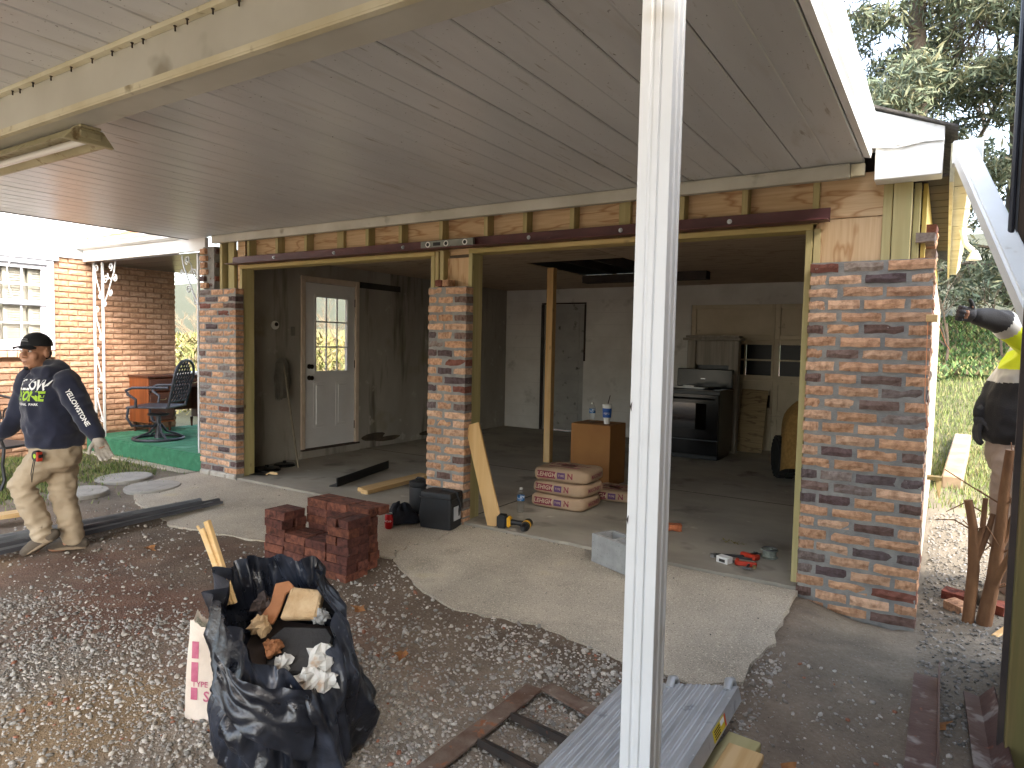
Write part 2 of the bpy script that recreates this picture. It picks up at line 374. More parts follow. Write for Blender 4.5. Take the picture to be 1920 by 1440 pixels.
m_grass = mat('grass_blade', '777777', rough=.7, vcol='Col')
tag(link('grass', npmesh('grass', V_, F_, m_grass, False, C_)), 'short spring grass of the lawn patches beside house and garage', 'grass', kind='stuff')
# concrete apron in two pieces either side of a crack
def jag(P, step=.05, amp=.018, seed=0):
    out = []
    for i in range(len(P)-1):
        a, b = Vector(P[i]), Vector(P[i+1]); n = max(1, int((b-a).length/step)); nr = Vector((-(b-a).y, (b-a).x)).normalized()
        for k in range(n):
            q = a.lerp(b, k/n); out.append(q+nr*amp*(pn(q.x, q.y, seed, 9)*1.4+pn(q.x, q.y, seed+3, 31)))
    out.append(Vector(P[-1])); return out
m_apron = mat('old_concrete', '9a9284', 'ada393', rough=.92, scale=2.2, bump=.6, bscale=110, bdist=.006, spots=[('8d8577', 1.6, .55, .15), ('c2b9a5', 110, .56, .06), ('5b554b', 140, .6, .05), ('b8aa82', 1.1, .58, .15)])
crack = jag([(-3.24, -.95), (-3.3, -.72), (-3.2, -.5), (-3.22, -.3), (-3.1, -.115)], .03, .03, 5)
li = [i for i, p in enumerate(APRON) if p == (-3.24, -.95)][0]
left = jag(APRON[:li+1], .05, .02, 1)+crack[1:]
right = [p+Vector((.022, 0)) for p in crack][::-1][:-1]+[Vector((-3.222, -.95))]+jag(APRON[li:], .05, .013, 2)[1:]
def slab(poly, name, m, zt, th):
    b = B(); n = len(poly)
    # top sheet and skirt; the skirt flares a little like a broken edge
    cx = sum(p.x for p in poly)/n; cyy = sum(p.y for p in poly)/n
    top = [(p.x, p.y, zt(p.x, p.y)) for p in poly]; mid = [(p.x*1.0, p.y, zt(p.x, p.y)-.02-.012*abs(pn(p.x, p.y, 1, 14))) for p in poly]
    bot = [(p.x, p.y, zt(p.x, p.y)-th) for p in poly]
    b.add(top+mid+bot, [tuple(range(n))]+[(i, (i+1) % n, n+(i+1) % n, n+i) for i in range(n)]+[(n+i, n+(i+1) % n, 2*n+(i+1) % n, 2*n+i) for i in range(n)])
    return b.build(name, m)
ap = slab(left, 'concrete_apron', m_apron, apz, .3); tag(ap, kind='structure')
ap2 = slab(right, 'slab_section', m_apron, apz, .3); ap2.parent = ap
m_floor = mat('garage_concrete', '8f897d', 'a9a294', rough=.72, scale=1.1, bump=.25, bscale=60, bdist=.004, rvar=.15, stretch=(1, 1.6, 1), spots=[('736d64', 2.3, .57, .14), ('bcb5a4', 5, .66, .1)])
b = B()
fe = jag([(-6.7, -.085), (-3.2, -.10), (-.15, -.09)], .06, .014, 8)
poly = [(p.x, p.y) for p in fe]+[(-.15, 5.7), (-6.7, 5.7)]
b.prism(poly, -.25)
gf = b.build('garage_floor', m_floor); tag(gf, kind='structure')
# control joint in the floor: a shallow dark seam is left between two pours
b = B(); b.box(-6.6, -.2, 2.2, 2.212, .0008, .002); b.box(-3.3, -3.29, -.05, 2.2, .0008, .002); b.build('floor_joint', mat('joint_dirt', '2c2824', rough=1), gf)
# green carpeted porch slab, stepping stones
m_turf = mat('green_carpet', '2f6a4c', '3c7c5b', rough=.95, scale=9, bump=.8, bscale=220, bdist=.004, spots=[('5c8f74', 4, .58, .14), ('8b8f74', 60, .67, .05), ('6b6a50', 9, .7, .06)])
b = B(); b.box(-9.5, -6.83, 0, 2.6, -.35, .15); tag(b.build('porch_slab', m_turf, bevel=.02, seg=2), kind='structure')
b = B(); b.box(-9.5, -6.95, -.12, -.004, -.3, -.045); tag(b.build('porch_footing', m_apron, bevel=.01), kind='structure')
m_pad = mat('round_paver', '8d8982', '9d9990', rough=.95, scale=6, bump=.5, bscale=90, spots=('858178', 14, .58, .15))
for (x, y, r, lb) in ((-7.28, -.68, .27, 'round concrete stepping stone half in the grass nearest the green porch'), (-6.67, -.72, .26, 'round concrete stepping stone touching the apron corner by the brick pier'), (-6.95, -1.28, .25, 'round concrete stepping stone behind the walking worker\'s legs')):
    b = B(); n = 36; b.lathe([(r*.2, .02), (r*.97, .02), (r, .012), (r*1.005, -.03)], n); o = b.build('stepping_stone', m_pad, smooth=30); o.location = (x, y, gh(x, y)+.012); o.rotation_euler = (.02, -.015, random.random()*6); tag(o, lb, 'paver', 'round stepping stones')
# ------------------------------------------------------------------ garage
garage = T('garage', 'open-fronted brick garage under repair with new framing and brick piers', 'garage', (-3.4, 0, 0))
m_mortar = mat('grey_mortar', '7d7c7a', '95938d', rough=.95, scale=14, bump=.7, bscale=120, bdist=.005)
m_mortar_old = mat('pale_mortar', '8d8579', 'a79c8a', rough=.95, scale=14, bump=.7, bscale=120, bdist=.005)
m_brick = mat('old_brick', '888888', 'b3a49a', rough=.9, scale=30, bump=.8, bscale=150, stretch=(.2, .1, .055), rand=True, objcol=True, bdist=.005, contrast=(.4, .75), spots=[('3a2b28', 75, .69, .05, (.2, .1, .055)), ('c4bdb3', 45, .69, .09, (.2, .1, .055)), ('4a3632', 14, .70, .10, (.2, .1, .055))])
def brick_mesh(name, m, seed, rough=.5):
    """unit brick: x 0..1, y 0..1 (0 is the face), z 0..1 with a worn, uneven face"""
    rnd = random.Random(seed); nu, nv = 5, 3; b = B(); face = []
    for j in range(nv):
        for i in range(nu):
            u, v = i/(nu-1), j/(nv-1); eu = .010*rough*rnd.uniform(-1, 1)*2; ev = .055*rough*rnd.uniform(-1, 1)*2
            du = (eu if i in (0, nu-1) else rnd.uniform(-.03, .03)); dv = (ev if j in (0, nv-1) else rnd.uniform(-.08, .08))
            edge = i in (0, nu-1) or j in (0, nv-1)
            face.append((u*.985+.0075+du, (.07*rnd.random()+.035 if edge else .035*rnd.uniform(-1, 1))*rough*1.3, v*.93+.035+dv))
    back = [(0, 1, 0), (1, 1, 0), (1, 1, 1), (0, 1, 1)]; n = len(face)
    fs = [(j*nu+i, j*nu+i+1, (j+1)*nu+i+1, (j+1)*nu+i) for j in range(nv-1) for i in range(nu-1)]
    bo = [0, 1, 2, 3, 4]; to = [10, 11, 12, 13, 14]
    fs += [tuple(bo[::-1])+(n, n+1), tuple(to)+(n+2, n+3), (0, 5, 10, n+3, n), (14, 9, 4, n+1, n+2), (n, n+3, n+2, n+1)]
    b.add(face+back, fs); return b.mesh(name, m)
BR = [brick_mesh('brick', m_brick, k, .75) for k in range(8)]
ORANGE = ['cfa686', 'd5ae8f', 'c69b7b', 'd2ac8e', 'cb9f7c', 'c09675']; DARK = ['6a5655', '755d55', '5c4d4e', '7c675f', '685b5b']; GREY = ['8d8079', '7c6f6a', '9a8d82']; RED = ['875648', '7a4c40']
def bcol(pd=.25, pg=.08, pr=.07):
    r = random.random(); h = random.choice(DARK if r < pd else GREY if r < pd+pg else RED if r < pd+pg+pr else ORANGE)
    c = lin(h); k = random.uniform(.85, 1.12); return (c[0]*k, c[1]*k, c[2]*k, 1)
def lay(parent, x, y, z, L, D, H, rot=0, col=None, meshes=BR, name='brick'):
    o = link(name, random.choice(meshes), parent, True); o.location = (x, y, z); o.scale = (L, D, H); o.rotation_euler = (random.uniform(-.006, .006), random.uniform(-.004, .004), rot+random.uniform(-.006, .006))
    o.color = col or bcol(); return o
CR = .0722
def pier(x0, x1, z0, n, rowA, rowB, name, dA, dB, yf=-.112, side=None):
    b = B(); b.box(x0+.007, x1-.007, yf+.011, -.004, z0-.25, z0+n*CR-.012); p = b.build(name, m_mortar, garage)
    for k in range(n):
        row = rowA if (n-k) % 2 else rowB; pd = dA if (n-k) % 2 else dB
        for i, (a, c) in enumerate(row):
            ends = i in (0, len(row)-1)
            lay(p, x0+a+random.uniform(-.003, .003), yf+random.uniform(-.003, .004), z0+k*CR+random.uniform(-.002, .002), c-a, .1, .0535, col=bcol(pd*(1.4 if ends else .8), .07, .03))
    return p
p_right = pier(-.705, -.07, -.111, 29, [(0, .155), (.18, .388), (.407, .635)], [(0, .088), (.107, .277), (.297, .502), (.525, .635)], 'brick_pier', .05, .34)
p_left = pier(-6.815, -6.19, .035, 27, [(0, .196), (.214, .412), (.43, .625)], [(0, .098), (.114, .312), (.328, .505), (.521, .625)], 'brick_pier', .06, .2)
p_mid = pier(-3.632, -3.242, -.03, 27, [(0, .155), (.18, .39)], [(0, .09), (.108, .25), (.272, .39)], 'brick_pier', .05, .34)
# old toothed bricks left standing above the left pier and down the sunny side wall
for k in range(6):
    z = 1.99+k*CR
    lay(p_left, -6.81+random.uniform(-.01, .01), -.11, z, .085 if k % 2 else .11, .1, .056, col=bcol(.1))
    lay(p_left, -6.70, -.075+.01*random.random(), z, .12 if k % 2 else .075, .09, .056, col=bcol(.7))
for xa, xb in ((-6.81, -6.64), (-6.625, -6.36), (-6.35, -6.2)):
    b = B(); b.box(xa, xb, -.122, -.02, -.1, .028); b.build('footing_block', mat('pale_footing', 'b5b0a6', '9a958a', rough=.95, scale=10, bump=.7, bscale=60), p_left, bevel=.012)
b = B(); b.box(-6.79, -6.60, -.07, .06, 1.98, 2.43); b.build('old_mortar', m_mortar, garage)
b = B(); b.box(-.19, -.081, .0, 5.8, -.4, 1.97); side = b.build('side_wall', m_mortar_old, garage)
for k in range(33):
    z = -.16+k*CR; y = .03 if k % 2 else .14
    if k > 27 and k % 2 == 0: y += .06
    for _ in range(2):
        o = lay(side, -.072+random.uniform(-.004, .008), y, z, .205, .1, .055, rot=R(90), col=bcol(.15, .25, .15)); y += .225
# lumber
m_pt = wood('treated_lumber_upright', 'c0b184', 'ab9b6b', 2, green='a39f6c'); m_ptx = wood('treated_lumber_level', 'c6ae77', 'a88f58', 0, green='a39a5e'); m_pty = wood('treated_lumber_deep', 'c0b184', 'ab9b6b', 1, green='a39f6c')
m_pine = wood('pale_pine', 'dfc295', 'cda972', 0); m_piney = wood('pale_pine_deep', 'd6b888', 'c19d68', 1); m_pinez = wood('pale_pine_upright', 'dcb987', 'c79f66', 2)
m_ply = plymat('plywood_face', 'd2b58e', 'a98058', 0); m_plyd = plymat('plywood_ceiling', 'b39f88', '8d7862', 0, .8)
# sheathing behind the cripples, one sheet between each pair
ST = [(-6.145, 0), (-5.7, 0), (-5.276, 0), (-4.88, 1), (-4.462, 0), (-4.066, 0), (-3.617, 0), (-3.16, 0), (-2.795, 0), (-2.388, 0), (-2.018, 1), (-1.56, 0), (-1.147, 0), (-.725, 0)]
edges = [-6.34]+[s for s, _ in ST]+[-.40]
for a, c in zip(edges[:-1], edges[1:]):
    b = B(); b.box(a+.012, c+.02, .088, .1, 2.19, 2.5); b.build('plywood_panel', m_ply, garage)
b = B(); b.box(-.70, -.335, .02, .032, 2.245, 2.5); b.build('plywood_panel', m_ply, garage)
b = B(); b.box(-.70, -.335, .022, .034, 1.6, 2.24); b.build('plywood_panel', plymat('plywood_face_upright', 'd2b58e', 'b38a60', 2), garage)
b = B(); b.box(-6.34, -6.215, .03, .042, .0, 2.5); b.build('plywood_panel', m_ply, garage)
b = B(); b.box(-3.66, -3.30, .06, .072, .0, 2.16); b.build('plywood_panel', MATS['plywood_face_upright'], garage)
for x, flat in ST:
    b = B(); wdt = .089 if flat else .038
    b.box(x, x+wdt, (.05 if flat else .0), .088, 2.219, 2.5); b.build('stud', m_pt, garage, bevel=.003)
for x0, x1, y0, y1, z0, z1 in ((-6.58, -6.545, -.02, .07, 1.95, 2.5), (-6.54, -6.5, -.045, .045, 1.95, 2.5), (-6.46, -6.36, .0, .038, 1.95, 2.5), (-3.655, -3.617, -.0, .088, 1.9, 2.217), (-3.60, -3.562, -.002, .086, 1.9, 2.217), (-.71, -.672, .0, .088, 1.9, 2.19), (-.345, -.297, -.01, .08, 1.9, 2.44), (-.292, -.2, -.03, .06, 1.9, 2.42), (-.195, -.16, .06, .15, 1.9, 2.42), (-.19, -.155, .30, .39, 1.9, 2.42), (-.19, -.155, .62, .71, 1.9, 2.42), (-.19, -.155, .98, 1.07, 1.9, 2.42)):
    b = B(); b.box(x0, x1, y0, y1, z0, z1); b.build('stud', m_pt, garage, bevel=.003)
b = B(); b.box(-.152, -.13, .1, 5.6, 2.0, 2.42); b.build('side_sheathing', wood('yellow_board', 'd9c77a', 'bfa553', 2), garage)
# jambs and heads of the two openings
for x0, x1 in ((-6.25, -6.212), (-3.688, -3.65), (-3.297, -3.259), (-.753, -.715)):
    b = B(); b.box(x0, x1, -.012, .138, .0, 2.18); b.build('jamb', m_pt, garage, bevel=.003)
for x0, x1 in ((-6.25, -3.65), (-3.297, -.715)):
    b = B(); b.box(x0, x1, -.014, .14, 2.181, 2.2165); b.build('head_board', m_ptx, garage, bevel=.003)
# maroon angle lintels
m_maroon = mat('maroon_primer', '4a2427', '5b2f30', rough=.5, scale=5, bump=.15, bscale=90, rvar=.12, spots=('6b4a45', 22, .68, .05))
m_bolt = mat('zinc', 'b9bcc0', rough=.35, metal=1)
for x0, x1, y in ((-6.352, -3.32, -.016), (-3.315, -.62, -.016)):
    b = B(); b.prism([(-.11, 0), (.0, 0), (.0, .085), (-.009, .085), (-.009, .009), (-.11, .009)], x1-x0, Matrix(((0, 0, 1, x0), (1, 0, 0, y), (0, 1, 0, 2.2205), (0, 0, 0, 1))))
    l = b.build('lintel', m_maroon, garage, bevel=.002)
    for t in (.22, .5, .78):
        b = B(); Mx = Matrix.Rotation(R(90), 4, 'X'); b.lathe([(.016, 0), (.016, .003), (.011, .003), (.011, .012), (.006, .012), (.006, .02)], 10, (x0+(x1-x0)*t, y-.009, 2.268), Mx); b.build('bolt', m_bolt, l)
# trim under the soffit, eave return, roof edge, gutter
m_white = mat('white_aluminium', 'e6e6e3', 'd9d8d2', rough=.45, scale=3, bump=.06, bscale=8, spots=[('a89f8d', 6, .68, .1), ('8a8276', 40, .74, .03)])
m_cream = mat('cream_trim', 'cfcab2', 'bdb597', rough=.55, scale=4, bump=.1, bscale=20, spots=[('8d8165', 9, .64, .1), ('6b604c', 30, .72, .04)])
b = B(); b.box(-.385, -.062, -.16, -.02, 2.41, 2.585); b.build('eave_box', m_white, garage, bevel=.004)
b = B(); b.prism([(-.45, 2.592), (-.06, 2.592), (-.06, 2.66), (-.45, 2.815)], .12, Matrix(((1, 0, 0, 0), (0, 0, 1, -.16), (0, 1, 0, 0), (0, 0, 0, 1)))); b.build('gable_board', m_white, garage, bevel=.003)
b = B(); b.box(-.44, -.06, -.172, -.161, 2.586, 2.5915); b.tube([(-.385, -.166, 2.588), (-.28, -.175, 2.572), (-.15, -.17, 2.59), (-.06, -.172, 2.586)], .005, 6); b.build('flashing', m_white, garage)
m_shingle = mat('dark_shingle', '3a3734', '57524c', rough=.95, scale=30, bump=.6, bscale=120)
b = B()
for k in range(5):
    y = -.19+k*1.25
    b.add([(.0, y, 2.638+.004*k), (.0, y+1.3, 2.634), (-3.4, y+1.3, 4.06), (-3.4, y, 4.064), (.0, y, 2.65+.004*k), (.0, y+1.3, 2.646), (-3.4, y+1.3, 4.072), (-3.4, y, 4.076)], [(0, 1, 2, 3), (4, 7, 6, 5), (0, 4, 5, 1), (1, 5, 6, 2), (2, 6, 7, 3), (3, 7, 4, 0)])
b.add([(-6.8, -.19, 2.64), (-6.8, 6.1, 2.64), (-3.4, 6.1, 4.06), (-3.4, -.19, 4.06)], [(0, 1, 2, 3)])
rf = b.build('roof', m_shingle, garage)
b = B(); b.box(-6.8, -.45, -.10, -.05, 2.62, 2.9); b.add([(-6.8, -.07, 2.6), (-.1, -.07, 2.6), (-3.4, -.07, 4.0)], [(0, 1, 2)]); b.build('gable_wall', m_white, garage)
m_dark = mat('dark_stained_board', '2b2321', '3d312b', rough=.8, scale=5)
for k in range(14):
    b = B(); y = -.01+k*.23; b.box(-.155, -.03, y, y+.215, 2.425, 2.44); b.build('soffit_board', m_dark, garage)
b = B(); b.box(-.028, -.008, -.02, 5.8, 2.39, 2.6); b.build('fascia_board', m_cream, garage)
gut = B()
prof = [(0, .11), (0, 0), (.07, 0), (.085, .03), (.105, .07), (.105, .11), (.1, .11), (.1, .072), (.08, .033), (.066, .006), (.005, .006), (.005, .11)]
gut.prism([(x, z) for x, z in prof], 5.9, Matrix(((1, 0, 0, -.006), (0, 0, 1, -.14), (0, 1, 0, 2.44), (0, 0, 0, 1)))); g = gut.build('gutter', m_cream, garage)
for k in range(7):
    b = B(); y = .35+k*.75; b.box(-.004, .101, y, y+.03, 2.436, 2.4395); b.box(.098, .104, y, y+.03, 2.505, 2.555); b.build('gutter_joint', m_cream, g)
b = B()
for k in range(60): 
    x = random.uniform(.01, .09); y = random.uniform(-.15, .6); a = random.random()*6; b.tube([(x, y, 2.52), (x+.04*math.cos(a), y+.04*math.sin(a), 2.55+.03*random.random())], .002, 3)
b.build('leaf_debris', mat('dead_leaf_dark', '3b3028', '5a4a3a', rough=1), g)
b = B(); b.bar((.03, -.20, 2.50), (.40, -1.72, 1.20), .1, .075); ds = b.build('downspout', m_white, garage, bevel=.012, seg=2)
b = B(); b.box(-.02, .115, -.22, -.13, 2.44, 2.56); b.build('outlet', m_white, ds, bevel=.006)
b = B(); b.tube([(.06, 1.9, 2.42), (.09, 1.9, 2.3), (.14, 1.9, 2.25)], .02, 8); b.lathe([(.02, 0), (.05, -.07), (.045, -.075)], 12, (.15, 1.9, 2.25)); b.build('flood_lamp', m_white, garage, smooth=40)
# interior: left wall with the part-glazed door, back wall with plank door and overhead door, ceiling
m_wallL = mat('stained_plaster', '8a867e', 'a09b92', rough=.9, scale=1.5, bump=.25, bscale=30, stretch=(1, 1, .45), spots=[('625d55', 2.2, .57, .15, (1, 2, .3)), ('b0aba2', 4, .64, .1), ('777055', 1.2, .6, .2)])
m_block = mat('painted_block', 'cfccc6', 'bdb9b2', rough=.85, scale=2, bump=.2, bscale=25, spots=('9c978f', 3, .6, .15))
DY0, DY1, DZ0, DZ1 = 1.08, 2.045, .09, 2.235
b = B(); b.box(-6.72, -6.6, .06, DY0, .0, 2.42); b.box(-6.72, -6.6, DY1, 5.7, .0, 2.42); b.box(-6.72, -6.6, DY0, DY1, DZ1, 2.42); b.box(-6.75, -6.56, DY0, DY1, -.2, DZ0); wl = b.build('wall', m_wallL, garage)
b = B(); b.box(-6.598, -6.59, 2.05, 2.85, 2.16, 2.24); b.build('wall_scar', mat('old_tar', '24211f', '3a3632', rough=.9), wl)
for (y0, y1, z0, z1) in ((2.1, 2.6, .09, .2), (2.35, 2.9, .06, .13), (3.3, 3.7, .05, .12)):
    b = B(); n = 14; b.add([(-6.596+.012*random.random(), y0+(y1-y0)*(.5+.5*math.cos(6.283*i/n))*(.85+.3*random.random()), z0+(z1-z0)*(.5+.5*math.sin(6.283*i/n))) for i in range(n)], [tuple(range(n))]); b.build('broken_plaster', mat('raw_masonry', '3d362e', '5c5142', rough=1, bump=1, bscale=40), wl)
b = B(); n = 20; Mx = Matrix.Rotation(R(90), 4, 'Y'); b.lathe([(.05, 0), (.05, .02), (.0, .022)], n, (-6.6, .70, 1.62), Mx); b.cur = 1; b.lathe([(.025, .022), (.02, .035), (0, .035)], 8, (-6.6, .71, 1.63), Mx); b.build('round_cover_plate', [m_white, m_dark], wl, smooth=30)
b = B(); b.box(-6.6, -6.585, .93, .99, 1.5, 1.61); b.build('switch_plate', mat('dull_metal', '6d6a64', rough=.6), wl, bevel=.004)
m_doorw = mat('white_door_paint', 'd8d8d8', 'cfcfd0', rough=.4, scale=3); m_frame = mat('primed_casing', 'cbbcab', 'bfae9c', rough=.6, scale=8)
b = B()
for (y0, y1, z0, z1) in ((DY0, DY0+.065, DZ0, DZ1), (DY1-.065, DY1, DZ0, DZ1), (DY0+.065, DY1-.065, DZ1-.07, DZ1)): b.box(-6.64, -6.58, y0, y1, z0, z1)
door = b.build('door', m_frame, garage, bevel=.006)
LY0, LY1, LZ0, LZ1 = DY0+.069, DY1-.069, .115, 2.16
gy0, gy1, gz0, gz1 = LY0+.16, LY1-.13, 1.06, 2.0
b = B()
for (y0, y1, z0, z1) in ((LY0, gy0, LZ0, LZ1), (gy1, LY1, LZ0, LZ1), (gy0, gy1, LZ0, gz0), (gy0, gy1, gz1, LZ1)): b.box(-6.645, -6.605, y0, y1, z0, z1)
b.build('door_leaf', m_doorw, door)
b = B()
for (y0, y1, z0, z1) in ((gy0-.02, gy0+.012, gz0-.02, gz1+.02), (gy1-.012, gy1+.02, gz0-.02, gz1+.02), (gy0, gy1, gz0-.02, gz0+.012), (gy0, gy1, gz1-.012, gz1+.02)): b.box(-6.604, -6.592, y0, y1, z0, z1)
for i in (1, 2): b.box(-6.612, -6.594, gy0+(gy1-gy0)*i/3-.009, gy0+(gy1-gy0)*i/3+.009, gz0, gz1); b.box(-6.611, -6.595, gy0, gy1, gz0+(gz1-gz0)*i/3-.009, gz0+(gz1-gz0)*i/3+.009)
b.build('glazing_bars', m_doorw, door, bevel=.003)
mg = glassmat('clear_glass')
for i in range(3):
    for j in range(3):
        b = B(); b.box(-6.627, -6.623, gy0+(gy1-gy0)*i/3+.008, gy0+(gy1-gy0)*(i+1)/3-.008, gz0+(gz1-gz0)*j/3+.008, gz0+(gz1-gz0)*(j+1)/3-.008); b.build('pane', mg, door)
for y0, y1 in ((LY0+.13, LY0+.33), (LY1-.33, LY1-.13)):
    b = B(); b.box(-6.604, -6.598, y0, y1, .36, .93); b.box(-6.6, -6.588, y0+.04, y1-.04, .40, .89); b.build('raised_panel', m_doorw, door, bevel=.005)
m_knob = mat('aged_bronze', '3d342c', rough=.35, metal=1)
for z in (.99, 1.13):
    b = B(); b.lathe([(.03, 0), (.03, .008), (.012, .012), (.012, .035), (.028, .045), (.028, .06), (.0, .066)], 14, (-6.604, LY0+.065, z), Mx); b.build('knob', m_knob, door, smooth=40)
for z in (.35, 1.15, 1.95):
    b = B(); b.box(-6.607, -6.596, LY1-.004, LY1+.012, z-.05, z+.05); b.build('hinge', m_knob, door)
b = B(); b.box(-6.65, -6.56, DY0, DY1, DZ0+.001, .112); b.build('threshold', m_dark, door)
# back wall
BY = 5.65
gx0, gx1, gz = -3.27, -.55, 2.10; dx0, dx1, dz = -5.82, -5.06, 2.14
b = B(); b.box(-6.6, dx0, BY, BY+.2, 0, 2.6); b.box(dx1, gx0, BY, BY+.2, 0, 2.6); b.box(dx0, dx1, BY, BY+.2, dz, 2.6); b.box(gx0, gx1, BY, BY+.2, gz, 2.6); b.box(gx1, -.2, BY, BY+.2, 0, 2.6); b.box(-.2, -.19, .12, BY, 0, 2.4)
wb = b.build('wall', m_block, garage)
b = B()
for k in range(1, 12):
    z = k*.2; 
    for (xa, xb) in ((-6.6, dx0), (dx1, gx0)): b.box(xa, xb, BY-.0025, BY-.0005, z, z+.006)
b.build('block_joints', mat('block_joint_grey', 'bdbab4', rough=.9), wb)  # joint lines in a tone slightly darker than the block
m_old = mat('old_grey_door', '8f8d89', '9c9a95', rough=.7, scale=4, spots=('4d4a46', 6, .62, .1))
b = B(); b.box(dx0, dx1, BY+.04, BY+.08, .02, dz); bd = b.build('door', m_old, garage)
for z0, z1 in ((1.3, 2.0), (.95, 1.2), (.65, .88), (.38, .58), (.12, .31)):
    b = B(); b.box(dx0+.1, dx1-.1, BY+.03, BY+.042, z0, z1); b.build('raised_panel', m_old, bd, bevel=.006)
b = B(); b.box(dx0-.05, dx0-.003, BY-.03, BY-.003, 0, dz); b.box(dx1+.003, dx1+.03, BY-.02, BY-.003, 1.2, dz); b.box(dx0-.05, dx1+.03, BY-.02, BY-.003, dz+.003, dz+.03); b.build('casing', m_dark, bd)
m_tan = mat('tan_door_paint', 'c2b59c', 'b3a68c', rough=.6, scale=3, spots=('968a74', 5, .64, .1))
rows = [(.02, .5), (.52, 1.0), (1.02, 1.58), (1.60, 2.10)]
b = B(); b.box(gx0, gx1, BY+.06, BY+.075, 0, 1.02); b.box(gx0, gx1, BY+.06, BY+.075, 1.58, gz); od = b.build('overhead_door', m_tan, garage)
cols = [-3.27, -2.06, -.55]
for r_, (z0, z1) in enumerate(rows):
    for c in range(2):
        x0, x1 = cols[c], cols[c+1]; b = B()
        for (xa, xb, za, zb) in ((x0, x0+.07, z0, z1), (x1-.035, x1-.003, z0, z1), (x0+.07, x1-.035, z0, z0+.06), (x0+.07, x1-.035, z1-.06, z1)): b.box(xa, xb, BY+.03, BY+.06, za, zb)
        if r_ == 2:
            for t in (1, 2): b.box(x0+(x1-x0)*t/3-.012, x0+(x1-x0)*t/3+.012, BY+.03, BY+.06, z0+.06, z1-.06)
            b.box(x0+.07, x1-.035, BY+.032, BY+.058, (z0+z1)/2-.012, (z0+z1)/2+.012)
        b.build('door_section', m_tan, od, bevel=.004)
        if r_ == 2:
            for t in range(3):
                for zz in (0, 1):
                    b = B(); xa = x0+(x1-x0)*t/3+.014 if t else x0+.075; b.box(xa, x0+(x1-x0)*(t+1)/3-.014 if t < 2 else x1-.04, BY+.0605, BY+.064, z0+.02+zz*.26, z0+.275+zz*.26); b.build('pane', mat('dark_window_glass', '0b0d0f', rough=.3, spec=.2), od)
b = B(); b.box(-2.12, -2.09, BY-.0, BY+.03, .62, .8); b.build('latch', m_knob, od)
# ceiling sheets and the dark open bay
cx = [-6.6, -5.4, -4.18, -2.96, -1.74, -.2]
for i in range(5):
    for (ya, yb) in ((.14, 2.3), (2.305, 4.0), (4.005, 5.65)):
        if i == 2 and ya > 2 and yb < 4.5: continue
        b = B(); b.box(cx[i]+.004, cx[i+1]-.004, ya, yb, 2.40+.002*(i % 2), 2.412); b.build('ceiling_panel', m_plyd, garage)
b = B(); b.box(-6.7, -.15, .1, 5.7, 2.62, 2.64); b.build('attic_deck', m_dark, garage)
for x in (-3.8, -3.4):
    b = B(); b.box(x-.02, x+.02, 2.3, 4.0, 2.42, 2.6); b.build('joist', m_dark, garage)
b = B(); b.box(-4.18, -2.5, 3.78, 3.95, 2.30, 2.399); b.build('drop_beam', m_dark, garage)
b = B(); b.box(-4.9, -4.6, .9, .93, 2.39, 2.399); b.build('ceiling_clip', m_white, garage)
# ------------------------------------------------------------------ carport
carport = T('carport', 'white aluminium carport canopy on a square post in front of the garage', 'carport', (-.58, -2.96, -.13))
m_post = mat('white_post_paint', 'd9dbdc', 'cfd1d1', rough=.45, scale=3, bump=.05, bscale=10, spots=[('8d8880', 20, .74, .03, (1, 1, .4)), ('b8b4aa', 3, .64, .1)])
m_soff = mat('white_soffit', 'c8cacc', 'bfc1c3', rough=.33, scale=2.2, stretch=(3, .4, 1), rvar=.08, bump=.05, bscale=5, spots=[('aeaba5', 3, .6, .2, (2.5, .5, 1)), ('3a3732', 60, .685, .03), ('5f5b55', 26, .70, .05, (1.4, .5, 1)), ('8f8b84', 9, .66, .08, (3, .35, 1))])
px0, px1, py0, py1 = -.622, -.545, -3.0, -2.923
def post_poly():
    g = .004; P = []
    W = px1-px0; D = py1-py0
    for t, dp in ((0, 0), (.30, 0), (.33, g), (.40, g), (.43, 0), (.60, 0), (.62, g*1.4), (.65, g*1.4), (.67, 0), (1, 0)): P.append((px0+W*t, py0+dp))
    for t, dp in ((.3, 0), (.34, g), (.45, g), (.49, 0), (.75, 0), (.78, g), (.86, g), (.9, 0)): P.append((px1-dp, py0+D*t))
    P += [(px1, py1), (px0, py1)]; return P
b = B(); b.prism(post_poly(), 2.54, Matrix.Translation((0, 0, -.14))); post = b.build('post', m_post, carport, bevel=.0015)
for z in (1.31, 1.04):
    b = B(); b.add([(px0+.0, py0-.0015, z), (px0+.006, py0-.003, z+.012), (px0+.004, py0-.001, z-.012)], [(0, 1, 2)]); b.build('dent', m_dark, post)
b = B(); b.box(-.64, -.53, -3.02, -2.90, -.14, -.125); b.build('post_foot', m_white, post)
b = B(); b.box(-7.1, -.44, -3.03, -2.87, 2.402, 2.60); beam = b.build('beam', mat('grey_white_beam', 'bdbcb2', 'adaba0', rough=.5, scale=2, spots=('8d887a', 3, .63, .12)), carport, bevel=.004)
b = B(); b.box(-7.1, -.44, -3.037, -3.0305, 2.402, 2.424); b.box(-7.1, -.44, -3.036, -3.01, 2.394, 2.4015); b.build('edge_trim', m_cream, beam)
b = B(); b.box(-7.1, -.44, -3.06, -3.032, 2.572, 2.592); tr = b.build('edge_trim', m_cream, beam)
